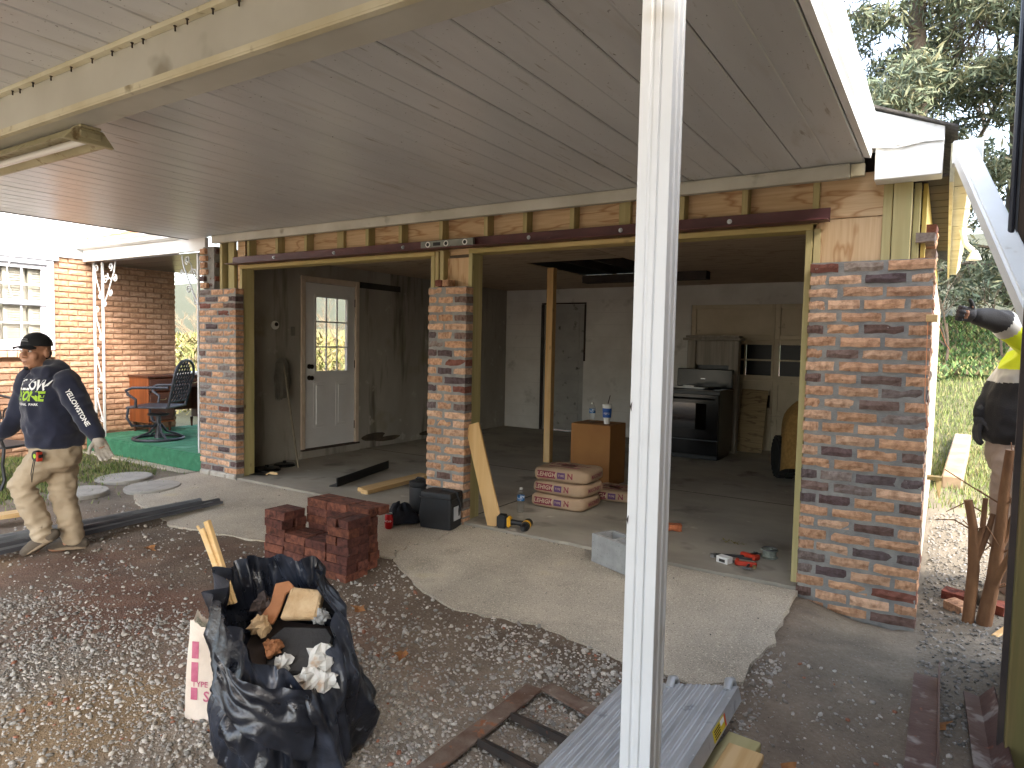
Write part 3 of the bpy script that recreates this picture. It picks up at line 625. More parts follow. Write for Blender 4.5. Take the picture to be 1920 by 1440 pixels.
for k in range(26):
    x = -4.6+k*.145+random.uniform(-.05, .05); y = -3.045+random.uniform(-.006, .006); bb = B(); bb.tube([(x, y, 2.573), (x+.002, y-.001, 2.552)], .0035, 6); bb.lathe([(.006, 0), (.006, .003)], 6, (x, y, 2.569)); bb.build('screw', m_dark, tr)
X = -.44; k = 0
while X > -7.05:
    wdt = .338
    def pan(x0, x1, y0, y1, z):
        b = B(); n = 1; xm = (x0+x1)/2
        P = [(x0, z+.004), (x0+.005, z), (xm-.006, z), (xm-.002, z+.003), (xm+.002, z+.003), (xm+.006, z), (x1-.012, z), (x1-.006, z+.004), (x1-.006, z+.02), (x0, z+.02)]
        b.prism(P, y1-y0, Matrix(((1, 0, 0, 0), (0, 0, 1, y0), (0, 1, 0, 0), (0, 0, 0, 1)))); b.build('soffit_panel', m_soff, carport)
    z = 2.535+random.uniform(-.001, .001)
    pan(max(X-wdt, -7.08), X, -2.868, -.062, z); pan(max(X-wdt, -7.08), X, -6.6, -3.062, z+.055)
    X -= wdt; k += 1
b = B(); b.prism([(-.44, 2.54), (-.405, 2.532), (-.40, 2.57), (-.412, 2.575), (-.412, 2.60), (-.398, 2.605), (-.392, 2.70), (-.402, 2.705), (-.385, 2.73), (-.385, 2.755), (-.44, 2.755)], 6.45, Matrix(((1, 0, 0, 0), (0, 0, 1, -6.62), (0, 1, 0, 0), (0, 0, 0, 1)))); b.build('fascia', mat('bright_white_fascia', 'ececec', 'e0e0de', rough=.4, scale=3, spots=('9b968c', 20, .75, .03)), carport)
b = B(); b.box(-7.13, -7.085, -6.62, -.05, 2.53, 2.75); b.build('fascia', mat('dull_dark_fascia', '6d6862', '5a554f', rough=.6), carport, bevel=.004)
b = B(); b.box(-7.1, -.42, -6.62, -.02, 2.757, 2.775); b.build('roof_sheet', m_cream, carport)
b = B(); b.box(-6.6, -.515, -.105, -.055, 2.452, 2.530); b.box(-6.6, -.515, -.118, -.106, 2.522, 2.531); b.build('wall_trim', mat('grey_trim', 'c4c2b6', 'b3b0a2', rough=.5, scale=3, spots=('8f8a7a', 4, .64, .1)), carport, bevel=.003)
b = B(); b.box(-.512, -.44, -.10, -.058, 2.458, 2.528); b.build('trim_end', m_cream, carport, bevel=.003)
# fluorescent fitting clipped below the beam
fx = T('light_fixture', 'dusty fluorescent tube fitting hung under the carport beam', 'light fixture', (-3.9, -2.88, 2.4))
m_fit = mat('yellowed_enamel', 'b9b393', 'a59d7b', rough=.5, scale=4, spots=('7d6a4a', 14, .58, .1))
Mx_ = Matrix(((0, 0, 1, -5.1), (1, 0, 0, 0), (0, 1, 0, 0), (0, 0, 0, 1)))
b = B(); b.prism([(-2.985, 2.335), (-2.94, 2.385), (-2.83, 2.385), (-2.785, 2.335), (-2.80, 2.335), (-2.84, 2.37), (-2.93, 2.37), (-2.97, 2.335)], 1.74, Mx_); b.build('reflector', m_fit, fx)
b = B(); b.prism([(-2.995, 2.325), (-2.945, 2.39), (-2.825, 2.39), (-2.775, 2.325)], .03, Matrix(((0, 0, 1, -3.36), (1, 0, 0, 0), (0, 1, 0, 0), (0, 0, 0, 1)))); b.box(-3.33, -3.32, -2.93, -2.84, 2.345, 2.375); b.box(-3.35, -3.318, -2.93, -2.84, 2.39, 2.401); b.build('end_cap', m_fit, fx, bevel=.003)
b = B(); b.tube([(-5.1, -2.885, 2.345), (-3.37, -2.885, 2.345)], .017, 12); b.build('tube', mat('unlit_tube', 'e2e3e0', rough=.25), fx, smooth=40)
# ------------------------------------------------------------------ neighbouring house with porch
house = T('brick_house', 'orange painted brick house with white siding and a porch roof', 'house', (-9.5, 0, 0))
m_op = mat('orange_painted_brick', 'c08355', 'd8cfc6', rough=.85, scale=25, bump=.5, bscale=110, stretch=(.2, .1, .055), rand=True, bdist=.006, objcol=True, contrast=(.4, .7))
m_opm = mat('orange_painted_mortar', '8c6c56', '94745e', rough=.9, scale=10, bump=.6, bscale=60)
OB = [brick_mesh('painted_brick', m_op, 50+k, .45) for k in range(6)]
b = B(); b.box(-9.75, -9.516, -.37, 1.245, -.4, 2.46); b.box(-9.75, -9.516, -4.5, -2.07, -.4, 2.46); b.box(-9.75, -9.516, -2.07, -.37, -.4, 1.26); b.box(-9.75, -9.516, -2.07, -.37, 2.37, 2.46); hw = b.build('wall', m_opm, house)
def obr(par, y, z, L):
    c = lin(random.choice(('c09a7c', 'bb9476', 'c5a084', 'b78f71'))); k = random.uniform(.78, .94)
    lay(par, -9.497+random.uniform(-.003, .004), y, z, L, .1, .060, rot=R(90), col=(c[0]*k, c[1]*k, c[2]*k, 1), meshes=OB)
CO = .0735; stuff = B()
def solid(y, z, L): stuff.box(-9.6, -9.498, y, y+L, z, z+.0615)
for k in range(35):
    z = -.12+k*CO; y = 1.25-(0 if k % 2 else .108)
    while y > -4.4:
        L = .208; ya, yb = y-L, y
        inwin = (z+.06 > 1.17 and z < 2.42 and ya < -.36 and yb > -2.1)
        if not inwin:
            if ya > -1.05 and not (ya > 0 and z < .13): obr(hw, ya, z, L)
            elif ya <= -1.05: solid(ya, z, L)
        elif yb > -.36 and z < 2.42: obr(hw, -.355, z, yb+.355)
        y -= .222
    if k % 2 == 0 and z > .1: obr(hw, 1.145, z, .1)
so_ = stuff.build('brickwork', m_opm, hw); so_['kind'] = 'stuff'
# window
m_wf = mat('white_window_vinyl', 'c3c4ca', 'b9bac1', rough=.4, scale=3)
wy0, wy1, wz0, wz1 = -2.08, -.362, 1.26, 2.375
b = B()
for (y0, y1, z0, z1) in ((wy1-.075, wy1, wz0, wz1), (wy0, wy0+.075, wz0, wz1), (wy0+.075, wy1-.075, wz1-.06, wz1), (wy0+.075, wy1-.075, wz0, wz0+.07)): b.box(-9.56, -9.46, y0, y1, z0, z1)
b.box(-9.57, -9.44, wy0-.03, wy1+.05, wz1+.005, wz1+.055)
win = b.build('window', m_wf, house, bevel=.006)
zm = (wz0+wz1)/2+.02
for (z0, z1, xo) in ((zm-.02, wz1-.062, -9.50), (wz0+.072, zm+.02, -9.525)):
    b = B(); y0, y1 = wy0+.078, wy1-.078
    for (ya, yb, za, zb) in ((y0, y0+.05, z0, z1), (y1-.05, y1, z0, z1), (y0+.05, y1-.05, z1-.05, z1), (y0+.05, y1-.05, z0, z0+.055)): b.box(xo-.03, xo, ya, yb, za, zb)
    for t in range(1, 6):
        yy = y0+(y1-y0)*t/6; b.box(xo-.02, xo-.006, yy-.011, yy+.011, z0+.055, z1-.05)
    b.box(xo-.021, xo-.005, y0+.05, y1-.05, (z0+z1)/2-.011, (z0+z1)/2+.011)
    b.build('sash', m_wf, win, bevel=.003)
    b = B(); b.box(xo-.016, xo-.012, y0+.05, y1-.05, z0+.055, z1-.05); b.build('pane', mg, win)
lv = B(); yy = wy0+.13; m_sh = mat('cream_shutter', 'b3b0a3', 'a8a496', rough=.6)
while yy < wy1-.2:
    for z in np.arange(wz0+.1, wz1-.1, .03):
        lv.box(-9.60, -9.575, yy+.03, yy+.23, z, z+.022, Matrix.Identity(4))
    yy += .27
lo = lv.build('shutter_louvres', m_sh, win); lo['kind'] = 'stuff'
b = B(); yy = wy0+.13
while yy < wy1-.1: b.box(-9.605, -9.57, yy-.01, yy+.03, wz0+.06, wz1-.06); yy += .27
b.box(-9.66, -9.64, wy0, wy1, wz0, wz1); b.build('shutter_frame', m_sh, win)
m_sill = mat('peeling_sill', 'caa585', '9a958c', rough=.9, scale=9, contrast=(.5, .56), bump=.5, bscale=40)
for i in range(7):
    b = B(); y = -.36-.105*(i+1)-.12*0; b.box(-9.56, -9.445, y-.0, y+.098, 1.175, 1.252); b.build('sill_brick', m_sill, win, bevel=.006)
b = B(); b.tube([(-9.43, -.40, 2.36), (-9.42, -.7, 2.335), (-9.43, -1.1, 2.36), (-9.43, -1.6, 2.35)], .006, 5); b.tube([(-9.43, -.82, 2.38), (-9.44, -.88, 2.25), (-9.44, -.86, 2.0), (-9.44, -.83, 1.9), (-9.44, -.74, 1.87)], .005, 5); b.build('cable', m_white, house)
# siding boards on the gable
m_sid = mat('white_siding', 'd2d3d5', 'cacbcd', rough=.5, scale=2)
zz = 2.44; k = 0
while zz < 4.2:
    h = .175 if k == 0 else .108
    b = B(); b.prism([(-9.62, zz), (-9.462, zz), (-9.462, zz+.012), (-9.488, zz+h+.01), (-9.62, zz+h+.01)], 5.8+1.3*0, Matrix(((1, 0, 0, 0), (0, 0, 1, -4.5), (0, 1, 0, 0), (0, 0, 0, 1)))); b.build('siding_board', m_sid, house); zz += h; k += 1
# porch roof
b = B(); b.box(-9.46, -6.83, -.025, .02, 2.405, 2.548); pr_ = b.build('porch_roof', m_white, house, bevel=.004)
b = B(); b.prism([(-.02, 2.55), (-.105, 2.565), (-.12, 2.6), (-.145, 2.625), (-.145, 2.65), (-.138, 2.65), (-.13, 2.628), (-.11, 2.604), (-.1, 2.572), (-.02, 2.56)], 2.95, Matrix(((0, 0, 1, -9.78), (1, 0, 0, 0), (0, 1, 0, 0), (0, 0, 0, 1)))); b.box(-9.785, -9.779, -.145, -.02, 2.56, 2.65); b.build('gutter', m_white, pr_)
m_tsh = mat('tan_shingle', 'b58a6a', '9c6f52', rough=.95, scale=25, bump=.6, bscale=120, rand=True, spots=('7d5846', 10, .62, .08))
for r_ in range(9):
    for i in range(9):
        x = -9.74+i*.31+(.15 if r_ % 2 else 0); b = B(); y0 = -.10+r_*.14; zr = 2.645+r_*.048
        b.add([(x, y0, zr+.01), (x+.3, y0, zr+.01), (x+.3, y0+.3, zr+.1), (x, y0+.3, zr+.1), (x, y0, zr+.02), (x+.3, y0, zr+.02), (x+.3, y0+.3, zr+.105), (x, y0+.3, zr+.105)], [(0, 3, 2, 1), (4, 5, 6, 7), (0, 1, 5, 4), (1, 2, 6, 5), (2, 3, 7, 6), (3, 0, 4, 7)])
        if x+.3 < -6.75: b.build('shingle', m_tsh, pr_)
b = B(); b.add([(-9.7, -.1, 2.64), (-6.8, -.1, 2.64), (-6.8, 2.9, 3.66), (-9.7, 2.9, 3.66)], [(0, 1, 2, 3)]); b.add([(-9.7, 2.6, 2.40), (-6.8, 2.6, 2.40), (-6.8, 2.9, 3.6), (-9.7, 2.9, 3.6)], [(0, 1, 2, 3)]); b.build('roof_deck', m_tsh, pr_)
for i in range(8):
    b = B(); y = .03+i*.33; b.box(-9.49, -6.80, y, y+.322, 2.395, 2.402); b.build('ceiling_panel', mat('brown_grey_ceiling', '57504b', '4a443f', rough=.3, scale=3), pr_)
b = B(); b.box(-9.49, -6.8, 2.55, 2.64, 2.2, 2.394); b.build('rear_beam', m_dark, pr_)
# scrolled iron columns
m_iron = mat('white_ironwork', 'cfcfcc', 'c0c0bc', rough=.45, scale=9, spots=('9a8a74', 30, .7, .05))
def scroll(b, c, r, a0, turns, r_end=.012, th=.0075, flip=1):
    pts = []
    n = int(18*turns)
    for i in range(n+1):
        t = i/n; rr = r*(1-t)+r_end*t; a = a0+flip*2*math.pi*turns*t
        pts.append((c[0]+rr*math.cos(a), c[1], c[2]+rr*math.sin(a)))
    b.tube(pts, th, 6)
def column(x, y, flip, vis=True):
    c = B()
    for dx in (-.105, .105): c.box(x+dx-.013, x+dx+.013, y-.013, y+.013, .152, 2.404)
    col = c.build('porch_column', m_iron, house, bevel=.003)
    b = B(); z = .3
    for k in range(4):
        b.tube([(x-.09, y, z+.46), (x-.05, y, z+.30), (x+.09, y, z+.02)], .008, 6)
        scroll(b, (x-.04, y, z+.43), .05, R(180), 1.25, flip=-1); scroll(b, (x+.045, y, z+.08), .045, 0, 1.2, flip=-1)
        z += .53
    b.build('scrollwork', m_iron, col, smooth=40)
    b = B(); s = flip; X0 = x+s*.118
    b.tube([(X0, y, 1.83), (X0+s*.10, y, 1.98), (X0+s*.2, y, 2.15), (X0+s*.27, y, 2.27), (X0+s*.30, y, 2.39)], .0095, 6)
    scroll(b, (X0+s*.06, y, 2.17), .06, R(180 if s < 0 else 0), 1.4, flip=s); scroll(b, (X0+s*.19, y, 2.33), .05, R(270), 1.4, flip=s)
    scroll(b, (X0+s*.29, y, 2.18), .045, R(90), 1.3, flip=-s); scroll(b, (X0+s*.17, y, 2.0), .045, R(60), 1.3, flip=-s); scroll(b, (X0+s*.035, y, 1.86), .035, R(90), 1.2, flip=-s)
    b.tube([(X0+s*.11, y, 2.25), (X0+s*.13, y, 2.2), (X0+s*.2, y, 2.17)], .008, 6); b.build('bracket', m_iron, col, smooth=40)
column(-9.25, .06, 1); column(-6.98, .06, -1)
b = B(); b.box(-9.12, -9.0, -.0, .03, .9, .92) if False else b.tube([(-7.35, .1, 2.38), (-7.2, .12, 2.1), (-7.05, .12, 1.6), (-6.95, .1, 1.0), (-6.93, .1, .17), (-7.0, .05, .16)], .006, 5); b.build('cable', m_white, house)
# ------------------------------------------------------------------ things on the porch
m_desk = wood('orange_walnut', '8a4a22', '6b3517', 2, rough=.4, knots=False); m_deskx = wood('dark_walnut', '5a3320', '43251a', 1, rough=.35, knots=False)
dk = T('desk', 'brown wooden pedestal desk with brass pulls against the porch wall', 'desk', (-9.22, .95, .15))
b = B(); b.box(-9.46, -9.0, .55, .568, .29, .905); b.box(-9.46, -9.0, .568, .93, .29, .31); b.box(-9.46, -9.03, .912, .93, .31, .905); b.build('pedestal', m_desk, dk, bevel=.003)
b = B(); b.box(-9.47, -8.985, .535, 1.5, .907, .932); b.build('desktop', m_deskx, dk, bevel=.004)
b = B(); b.box(-9.46, -9.03, 1.46, 1.478, .29, .905); b.box(-9.46, -9.44, .93, 1.46, .4, .905); b.build('side_panel', m_deskx, dk)
m_brass = mat('worn_brass', 'c9b98f', rough=.3, metal=1)
for y0, y1, z0, z1 in ((.575, .905, .72, .89), (.575, .905, .52, .70), (.575, .905, .32, .50), (.94, 1.45, .76, .89)):
    b = B(); b.box(-9.02, -8.995, y0, y1, z0, z1); dr = b.build('drawer', m_deskx, dk, bevel=.005)
    b = B(); ym = (y0+y1)/2; zc = (z0+z1)/2; b.tube([(-8.995, ym-.06, zc+.01), (-8.975, ym-.04, zc-.004), (-8.97, ym, zc-.008), (-8.975, ym+.04, zc-.004), (-8.995, ym+.06, zc+.01)], .005, 6); b.build('handle', m_brass, dr)
for x, y in ((-9.42, .6), (-9.05, .6), (-9.05, .88), (-9.42, .88), (-9.05, 1.44), (-9.42, 1.44)):
    b = B(); b.lathe([(.012, .15), (.024, .29)], 8, (x, y, 0)); b.build('leg', m_deskx, dk)
b = B(); b.box(-9.4, -9.1, 1.2, 1.55, .935, .96, Matrix.Identity(4)); o = b.build('white_box_lid', m_white, bevel=.004); tag(o, 'thin white box lid lying on the brown desk', 'lid')
# swivel patio chair
m_cast = mat('dark_cast_aluminium', '33353c', '45474e', rough=.45, scale=20, metal=.3, bump=.2, bscale=80)
ch = T('patio_chair', 'dark cast metal swivel patio chair with lattice back on the porch', 'chair', (-8.43, .36, .15), R(32.5+180))
def ring(b, r, z, th, n=40, cx=0): b.tube([(cx+r*math.cos(2*math.pi*i/n), r*math.sin(2*math.pi*i/n), z) for i in range(n+1)], th, 8)
# local frame: +x is the direction the sitter faces, backrest at -x
b = B(); ring(b, .29, .02, .018); b.build('base_ring', m_cast, ch, world=False, smooth=50)
for a in (45, 135, 225, 315):
    b = B(); c, s = math.cos(R(a)), math.sin(R(a)); b.tube([(.29*c, .29*s, .02), (.22*c, .22*s, .06), (.1*c, .1*s, .1), (.03*c, .03*s, .2)], .014, 8); b.build('spoke', m_cast, ch, world=False, smooth=50)
b = B(); b.lathe([(.05, .02), (.035, .1), (.03, .3), (.12, .31), (.13, .33)], 16); b.build('pedestal', m_cast, ch, world=False, smooth=40)
b = B(); b.box(-.24, .26, -.26, .26, .415, .44); b.tube([(.26, -.25, .42), (.285, 0, .415), (.26, .25, .42)], .018, 8); b.build('seat', m_cast, ch, world=False, bevel=.01)
for s in (-1, 1):
    b = B(); b.tube([(.24, s*.25, .42), (.25, s*.27, .3), (.2, s*.25, .2), (.02, s*.1, .18), (0, 0, .2)], .016, 8); b.build('leg', m_cast, ch, world=False, smooth=50)
    b = B(); b.tube([(-.27, s*.27, .68), (-.05, s*.3, .68), (.16, s*.3, .675), (.24, s*.3, .64), (.22, s*.29, .59), (.13, s*.28, .53), (.14, s*.27, .43)], .017, 8); b.build('arm', m_cast, ch, world=False, smooth=50)
bk = B(); out = []
for i in range(25):
    t = i/24; a = math.pi*t; yy = .25*math.cos(a)*(1 if True else 0); zz = .80+.22*math.sin(a)**.8
    out.append((-.27-.10*(zz-.44)/.6, yy, zz))
bk.tube([(-.24, .22, .44)]+out+[(-.24, -.22, .44)], .017, 8); bk.tube([(-.255, .225, .5), (-.255, -.225, .5)], .012, 8); br = bk.build('backrest', m_cast, ch, world=False, smooth=50)
b = B()
for s in (-1, 1):
    for k in range(-7, 8):
        y0 = k*.07; pts = []
        for i in range(13):
            z = .5+i*.042; y = y0+s*(z-.72)*.75
            lim = .235 if z < .8 else .235*math.sqrt(max(0, 1-((z-.8)/.22)**2))
            if abs(y) < lim: pts.append((-.25-.10*(z-.44)/.6+s*.004, y, z))
        if len(pts) > 1: b.tube(pts, .0105, 5)
lt = b.build('lattice', m_cast, br, world=False, smooth=50); lt['kind'] = 'stuff'
# iron bench at the left edge
m_black = mat('black_iron', '1c1c1e', '2a2a2b', rough=.5, scale=20, bump=.2, bscale=60)
bn = T('iron_bench', 'black ornamental iron bench on the grass behind the walking man', 'bench', (-8.3, -1.62, -.07), R(20))
b = B(); b.box(-.6, .6, -.2, .2, .40, .425); b.build('seat', m_black, bn, world=False, bevel=.006)
for x in (-.58, .58):
    for y in (-.2, .2):
        b = B(); b.tube([(x, y, .41), (x*1.02, y*1.15, .25), (x, y, .1), (x*1.03, y*1.3, 0)], .016, 7); b.build('leg', m_black, bn, world=False, smooth=50)
    b = B(); b.tube([(x, .2, .65), (x, 0, .63), (x, -.2, .6), (x, -.23, .5), (x, -.2, .42)], .014, 7); b.build('arm', m_black, bn, world=False, smooth=50)
b = B(); b.tube([(-.58, .2, .42), (-.58, .24, .8), (0, .25, .88), (.58, .24, .8), (.58, .2, .42)], .014, 7)
for k in range(9):
    x = -.5+k*.125; b.tube([(x+.05*math.cos(a*.5), .23, .63+.12*math.sin(a*.5)) for a in range(13)], .009, 5)
b.build('backrest', m_black, bn, world=False, smooth=50)
# ------------------------------------------------------------------ inside the garage
m_blk = mat('black_enamel', '090a0d', rough=.16, spec=.6, scale=3, rvar=.05); m_blk2 = mat('black_side', '0f1013', '15161a', rough=.35)
rg = T('kitchen_range', 'black electric kitchen range with oven window inside the garage', 'range', (-2.79, 4.5, 0))
b = B(); b.box(-3.16, -2.405, 4.24, 4.88, .06, .895); b.box(-3.13, -2.43, 4.3, 4.86, 0, .06); b.build('body', m_blk2, rg, bevel=.004)
b = B(); b.box(-3.165, -2.40, 4.20, 4.88, .897, .915); b.build('cooktop', m_blk, rg, bevel=.004)
b = B(); b.box(-3.165, -2.40, 4.8, 4.885, .917, 1.17); bg_ = b.build('backguard', m_blk, rg, bevel=.012)
b = B(); b.box(-2.83, -2.77, 4.797, 4.7995, 1.03, 1.04); b.build('badge', m_bolt, bg_)
b = B(); b.box(-3.155, -2.41, 4.2, 4.238, .27, .86); od_ = b.build('oven_door', m_blk, rg, bevel=.006)
b = B(); b.box(-3.04, -2.56, 4.194, 4.1985, .40, .74); b.build('oven_window', mat('oven_glass', '050607', rough=.03, spec=.9), od_)
b = B(); b.tube([(-3.1, 4.165, .80), (-2.47, 4.165, .80)], .013, 10); b.box(-3.09, -3.07, 4.165, 4.2, .79, .81); b.box(-2.5, -2.48, 4.165, 4.2, .79, .81); b.build('oven_handle', m_blk, od_)
b = B(); b.box(-3.155, -2.41, 4.2, 4.238, .07, .255); b.build('drawer', m_blk, rg, bevel=.006)
for x, y, r_ in ((-3.0, 4.4, .09), (-2.6, 4.4, .07), (-3.0, 4.66, .07), (-2.6, 4.66, .09)):
    b = B(); ring(b, r_, 0, .006, 24); ring(b, r_*.55, 0, .006, 20); o = b.build('burner', m_black, rg, world=False); o.location = (x+2.79, y-4.5, .922)
b = B(); b.box(-3.02, -2.6, 4.22, 4.38, .93, .945); b.box(-2.9, -2.75, 4.25, 4.33, .945, .965); o = b.build('range_grate', mat('grey_metal_tray', 'b0b0ae', rough=.4, metal=.6), bevel=.004); tag(o, 'pale grey metal tray lying on the black range', 'tray')
m_mant = wood('old_painted_mantel', 'a0978a', '7f776b', 2, rough=.7, knots=False)
mt = T('mantel_frame', 'old wooden mantel surround standing behind the black range', 'mantel', (-2.77, 5.2, 0))
b = B(); b.box(-3.12, -3.0, 5.06, 5.2, 0, 1.56); b.build('upright', m_mant, mt, bevel=.006); b = B(); b.box(-2.53, -2.40, 5.06, 5.2, 0, 1.56); b.build('upright', m_mant, mt, bevel=.006)
b = B(); b.box(-3.0, -2.53, 5.1, 5.16, 1.22, 1.56); b.build('frieze', m_mant, mt); b = B(); b.box(-3.17, -2.36, 5.0, 5.24, 1.565, 1.60); b.box(-3.14, -2.39, 5.03, 5.22, 1.605, 1.635); b.build('cornice', m_mant, mt, bevel=.006)
b = B(); b.box(-3.0, -2.53, 5.17, 5.19, 0, 1.22); b.build('back_panel', m_blk2, mt)
b = B(); Mp = Matrix.Translation((-2.47, 5.36, 0)) @ Matrix.Rotation(R(-9), 4, 'X') @ Matrix.Rotation(R(2), 4, 'Y'); b.box(0, .36, 0, .018, .0, .9, Mp); o = b.build('plywood_offcut', plymat('plywood_leaning', '95805c', '66523a', 0, 1.3)); tag(o, 'plywood offcut leaning against the tan overhead door', 'plywood')
# covered mower
mw = T('covered_mower', 'riding mower under an ochre mesh cover half hidden by the brick pier', 'mower', (-1.1, 3.75, 0))
b = B(); Mt = Matrix.Translation((-1.50, 3.66, .235)) @ Matrix.Rotation(R(25), 4, 'Z') @ Matrix.Rotation(R(90), 4, 'Y')
b.lathe([(.11, -.075), (.2, -.095), (.228, -.08), (.235, -.03), (.235, .03), (.228, .08), (.2, .095), (.11, .075)], 28, M=Mt)
for k in range(24):
    a = k*2*math.pi/24
    for s in (-1, 1):
        Mk = Mt @ Matrix.Rotation(a, 4, 'Z'); b.box(.225, .245, -.014, .014, s*.045-.04, s*.045+.04, Mk)
b.build('tyre', mat('black_rubber', '131313', '1c1b1a', rough=.85), mw)
b = B(); b.lathe([(.0, -.05), (.11, -.05), (.11, .05), (0, .05)], 18, M=Mt); b.build('rim', m_cream, mw)
def cov(u, v):
    a = 2*math.pi*u; r_ = .62*math.sin(min(1, v*1.15)*math.pi/2); z = .98*math.cos(v*math.pi/2)**.7+.16*v
    k = 1+.10*math.sin(7*a)*v+.05*pn(math.cos(a)*3, math.sin(a)*3, v*4)
    return (-.95+r_*k*.9*math.cos(a), 3.55+r_*k*1.0*math.sin(a), max(.14, z+.05*math.sin(5*a)*v))
b = B(); b.grid(cov, 56, 18); b.build('cover', mat('ochre_mesh', '7a5c2c', '8f6f3a', rough=.85, scale=30, bump=.5, bscale=140), mw, smooth=True, fix=False)
# mop, iron discs, trowel
mp = T('string_mop', 'grey string mop propped head up against the garage wall', 'mop', (-6.18, .70, 0))
b = B(); b.tube([(-6.17, .69, .0), (-6.52, .76, 1.22)], .011, 8); b.build('handle', wood('mop_handle', '8d8473', '6f6656', 2), mp)
b = B()
for k in range(90):
    a = random.uniform(0, 6.28); r_ = random.uniform(.01, .05); x, y = -6.525+r_*.4*math.cos(a), .75+r_*math.sin(a); l = random.uniform(.3, .5)
    b.tube([(x, y, 1.24), (x+.01*math.cos(a), y+.045*math.sin(a), 1.18), (x+.016*math.cos(a), y+.07*math.sin(a), 1.0), (x+.012*math.cos(a), y+.06*math.sin(a), 1.24-l)], .005, 4)
hd = b.build('mop_head', mat('grey_cotton', '55524c', '6b675f', rough=1), mp); hd['kind'] = 'stuff'
for (x, y, r_, lb) in ((-6.30, .36, .15, 'larger dark round lid lying on the garage floor by the jamb'), (-6.37, .66, .12, 'smaller dark round lid lying under the string mop')):
    b = B(); b.lathe([(r_, 0), (r_, .015), (r_*.9, .03), (r_*.3, .045), (.02, .047), (.02, .06), (0, .062)], 30); o = b.build('pan_lid', mat('grey_black_steel', '2a2b2d', rough=.25, metal=.8), smooth=30); o.location = (x, y, .001); tag(o, lb, 'lid', 'dark round lids')
tw = T('trowel', 'pointed trowel with a wooden handle on the garage floor by the jamb', 'trowel', (-6.05, .16, 0), R(12))
b = B(); b.prism([(-.24, -.06), (-.02, -.05), (.0, 0), (-.02, .05), (-.24, .06), (-.27, 0)], .004, Matrix.Translation((0, 0, .008))); b.build('blade', mat('dark_steel', '3a3a3a', rough=.5, metal=.7), tw, world=False)
b = B(); b.tube([(.0, 0, .01), (.03, 0, .03), (.05, 0, .035)], .006, 6); b.tube([(.05, 0, .035), (.09, 0, .035), (.15, 0, .034)], [.012, .016, .012], 8); b.build('handle', m_pine, tw, world=False)
# steel angle and boards on the floor
b = B(); Ma = Matrix.Translation((-5.03, .21, .001)) @ Matrix.Rotation(R(106), 4, 'Z') @ Matrix(((0, 0, 1, 0), (1, 0, 0, 0), (0, 1, 0, 0), (0, 0, 0, 1)))
b.prism([(0, 0), (.09, 0), (.09, .009), (.009, .009), (.009, .09), (0, .09)], 1.12, Ma); tag(b.build('steel_angle', mat('black_steel', '17181a', '222224', rough=.5, scale=10)), 'black steel angle lying on the garage floor near the door', 'steel angle')
for k, lb in enumerate(('pale pine board on the floor beside the brick pier, leftmost of the two', 'pale pine board on the floor, between its twin and the lunch bag')):
    b = B(); b.box(0, .089, 0, .95, .001, .04); o = b.build('pine_board', m_piney, bevel=.003); o.location = (-4.74+k*.093, .2-.05*k, 0); o.rotation_euler = (0, 0, R(1+k)); tag(o, lb, 'board', 'pine boards on the garage floor')
# coolers and cap
m_nyl = mat('black_nylon', '141517', '1f2023', rough=.65, scale=6, bump=.35, bscale=120, bdist=.002)
cl_ = T('cooler_bag', 'boxy black soft cooler bag standing at the brick pier', 'cooler bag', (-3.37, -.23, apz(-3.37, -.23)), R(9))
def softbox(w_, d_, h_, n=10, puff=.012, seed=0):
    b = B(); rings = []
    for j in range(9):
        t = j/8; z = h_*t; k = 1-.06*abs(t-.5)**1.5; pr2 = .02*(t in (0, 1)); ring_ = []
        for i in range(40):
            a = 2*math.pi*i/40; c, s = math.cos(a), math.sin(a); e = .16
            x = w_/2*math.copysign(abs(c)**e, c); y = d_/2*math.copysign(abs(s)**e, s)
            q = 1+puff*6*pn(x*7, y*7, z*7+seed)
            ring_.append((x*q*k, y*q*k, z+.006*pn(x*9, y*9, seed)*(t > .9)))
        rings.append(ring_)
    rings.append([(x*.96, y*.96, h_+.008) for x, y, z in rings[-1]]); b.loft(rings); return b
softbox(.29, .2, .28).build('body', m_nyl, cl_, world=False, smooth=45)
b = B(); b.tube([(x, y, .245) for x, y in [(.147*math.copysign(abs(math.cos(a))**.16, math.cos(a)), .102*math.copysign(abs(math.sin(a))**.16, math.sin(a))) for a in [k*2*math.pi/40 for k in range(41)]]], .005, 5); b.build('zip_seam', m_black, cl_, world=False)
b = B(); b.tube([(.145, .02, .1), (.165, .02, .19), (.14, .0, .285), (.06, -.0, .30), (.0, .02, .295)], .012, 6); b.build('strap', m_nyl, cl_, world=False, smooth=50)
b = B(); b.box(.149, .152, -.06, .05, .07, .18); b.build('clear_pocket', mat('pale_label', 'b9bcc0', 'a8abb0', rough=.3), cl_, world=False)
lb_ = T('lunch_bag', 'rounded black insulated lunch bag behind the boxy cooler', 'lunch bag', (-3.74, -.05, 0))
b = B(); b.lathe([(.09, 0), (.095, .02), (.092, .12), (.095, .215), (.09, .225), (.097, .235), (.095, .265), (.07, .275), (0, .277)], 26); b.build('body', m_nyl, lb_, world=False, smooth=40)
b = B(); b.tube([(-.05, 0, .277), (-.03, 0, .295), (.03, 0, .295), (.05, 0, .277)], .008, 6); b.build('handle', m_nyl, lb_, world=False)
b = B()
def heap(u, v):
    a = 2*math.pi*u; r_ = .13*math.sin(v*math.pi/2)*(1+.25*math.sin(3*a)); return (r_*math.cos(a)*1.1, r_*math.sin(a)*.9, .13*math.cos(v*math.pi/2)*(1+.5*pn(math.cos(a)*2, math.sin(a)*2, v*3))+.012)
